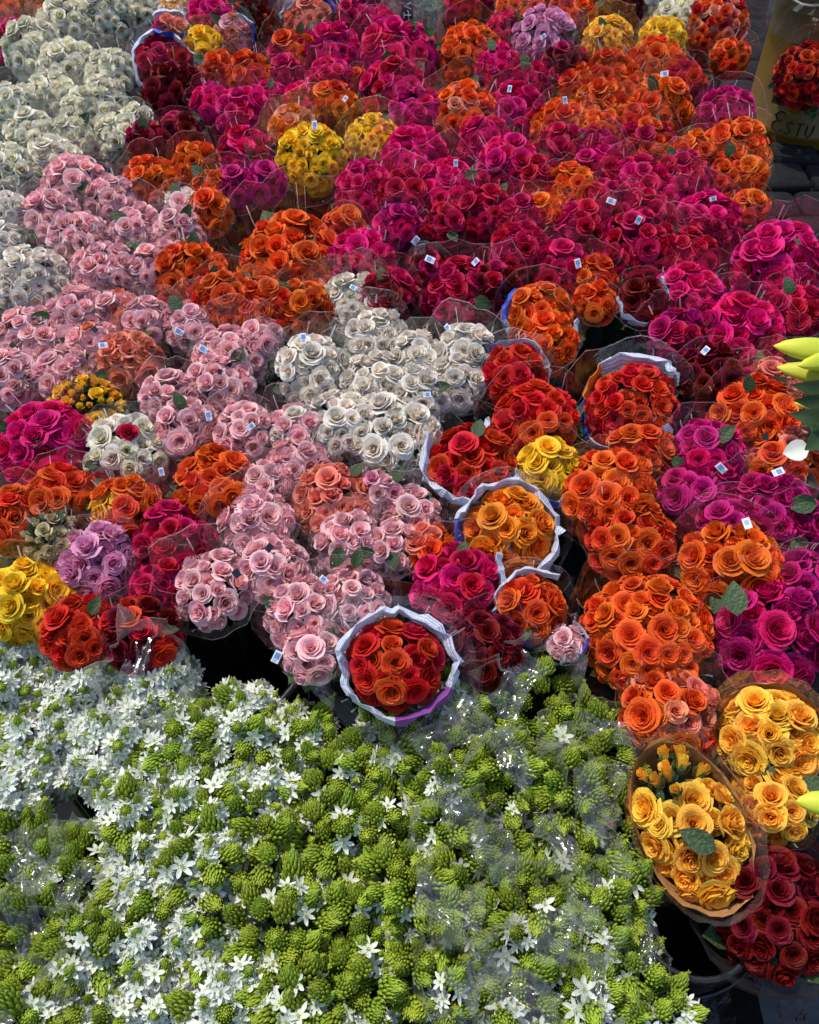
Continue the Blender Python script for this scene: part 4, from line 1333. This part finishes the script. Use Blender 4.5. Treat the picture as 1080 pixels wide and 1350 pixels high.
# ------------------------------------------------------------------ clear printed sleeve at the back
def printed_sleeve():
    rnd = random.Random(77)
    P, t = at(548, 22, .46)
    R = 42 / FPX * t
    axis = Vector((0, -.12, 1)).normalized()
    C = P + Vector((0, .02, 0))
    F = foot_of(C, axis)
    root = thing('printed_sleeve', 'tall clear plastic sleeve with white letters and green leaves at top centre', 'sleeve', F)
    obj('cellophane_sleeve', sleeve_mesh(F, C, axis, R, rnd, 1.0, 1.4, 1.15, [M_FILM_LOOSE, M_FILM_EDGE], .07), root)
    obj('stems', stems_mesh(F, C, axis, R, rnd, 14), root)
    obj('foliage', FOLIAGE[1], root, mtx=place(C - F + axis * R * .8, frame(axis, 1), R * .8))
    for k, c in enumerate('HYT'):
        obj('rose', rose_mesh(c, 'bud', rnd), root, mtx=place(C - F + axis * R * (.5 + .2 * k) + Vector((.02 * k - .025, -.01, 0)), frame(axis, k), .02))
    # white letters running up a dark stripe on the front of the sleeve
    fr = Vector((-.022, -R * 1.10, 0))
    z = (EYE - C).normalized(); z.z *= .2; z.normalize()
    x = Vector((0, 0, 1)); y = z.cross(x).normalized(); x = y.cross(z)
    M = Matrix((x, y, z)).transposed()
    mb = MB(); mb.box((0, 0, 0), (.098, .030, .001), 0)
    glyph = {'S': [(.9, .85), (.3, 1), (.1, .7), (.8, .35), (.7, .05), (.1, .1)], 'T': [(0, 1), (1, 1), (.5, 1), (.5, 0)], 'A': [(0, 0), (.5, 1), (.75, .45), (.25, .45), (.75, .45), (1, 0)], 'R': [(.1, 0), (.1, 1), (.8, .9), (.8, .55), (.1, .5), (.9, 0)]}
    for k, ch in enumerate('STAR'):
        mb.tube([(-.043 + k * .023 + g0 * .016, -.010 + g1 * .02, .0012) for g0, g1 in glyph[ch]], .0019, 4, 1)
    obj('print', mb.build('print', [M_BLACKCARD, M_CARD], False), root, mtx=place(C - F + fr + axis * R * .55, M))
printed_sleeve()

# ------------------------------------------------------------------ lilies reaching in from the right
def lily_bunch():
    P, t = at(1150, 520, .62)
    root = thing('lily_bunch', 'yellow lily buds with dark green leaves poking in from the right edge', 'lilies', (P.x + .05, P.y + .06, 0))
    F = Vector(root.location)
    def bud(p0, p1, r, name='bud'):
        p0, p1 = Vector(p0), Vector(p1)
        ax = (p1 - p0); L = ax.length; M = frame(ax)
        rows, uvs = [], []
        n = 12
        for j in range(9):
            v = j / 8
            w = r * (math.sin(math.pi * min(1, v * .93 + .05)) ** .65) * (1 - .25 * v)
            if j == 8: w = .001
            rows.append([p0 - F + M @ Vector((w * (1 + .14 * math.cos(3 * q * math.tau / n)) * math.cos(q * math.tau / n), w * (1 + .14 * math.cos(3 * q * math.tau / n)) * math.sin(q * math.tau / n), v * L)) for q in range(n)])
            uvs += [(1, .35 + .65 * v)] * n
        mb = MB(); mb.grid(rows, 0, uvs, True)
        return obj(name, mb.build('bud', [M_LILY]), root)
    def pt(px, py, h): return at(px, py, h)[0]
    bud(pt(1120, 470, .66), pt(1020, 456, .67), .024)
    bud(pt(1130, 505, .65), pt(1024, 484, .65), .022)
    bud(pt(1135, 470, .67), pt(1052, 482, .69), .021)
    bud(pt(1125, 540, .64), pt(1048, 532, .63), .013)
    for a, b_, w in (((1130, 520), (1046, 508), .3), ((1130, 560), (1044, 546), .34), ((1130, 535), (1050, 528), .3), ((1140, 590), (1062, 575), .45), ((1120, 455), (1046, 462), .18), ((1120, 600), (1068, 560), .5), ((1110, 560), (1066, 590), .5)):
        p0, p1 = pt(*a, .665), pt(*b_, .68)
        y = p1 - p0; L = y.length; y.normalize()
        z = (EYE - p1).normalized(); x = y.cross(z).normalized()
        mb = MB(); leaf_patch(mb, place(p0 - F, Matrix((x, y, x.cross(y))).transposed(), L), 1, w, .1)
        obj('leaf', mb.build('leaf', [M_LEAF]), root)
    mb = MB()
    for q, (px, py) in enumerate(((1120, 470), (1130, 505), (1135, 470), (1125, 540), (1130, 560))):
        e = pt(px, py, .655) - F
        mb.tube([(.01 * q - .02, .0, .0), (.02 * q, -.01, .35), e * .9 + Vector((.03, 0, .03)), e], .004, 5)
    obj('stems', mb.build('stems', [M_STEM]), root)
lily_bunch()
p, t = at(1068, 590, .66)
mb = MB(); leaf_patch(mb, place((0, 0, 0), frame((EYE - p).normalized(), 2.2), .042), 1, .85, .12)
thing('fallen_petal', 'broad pale white petal lying on orange roses at right edge', 'petal', p, None, mb.build('fallen_petal', [M_PETALW]))
p, t = at(1100, 1060, .60)
p1, _ = at(1050, 1056, .60)
mb = MB()
M = frame(p1 - p); L = (p1 - p).length
mb.grid([[M @ Vector((w * .018 * math.cos(q * math.tau / 10), w * .018 * math.sin(q * math.tau / 10), v * L)) for q in range(10)] for v, w in ((-.6, .5), (-.2, .9), (.2, 1), (.6, .8), (.9, .35), (1, .03))], 0, [(1, .5 + .1 * (q // 10)) for q in range(60)], True)
thing('lily_bud', 'single yellow lily bud pointing left over amber roses at right edge', 'lily bud', p, None, mb.build('lily_bud', [M_LILY]))
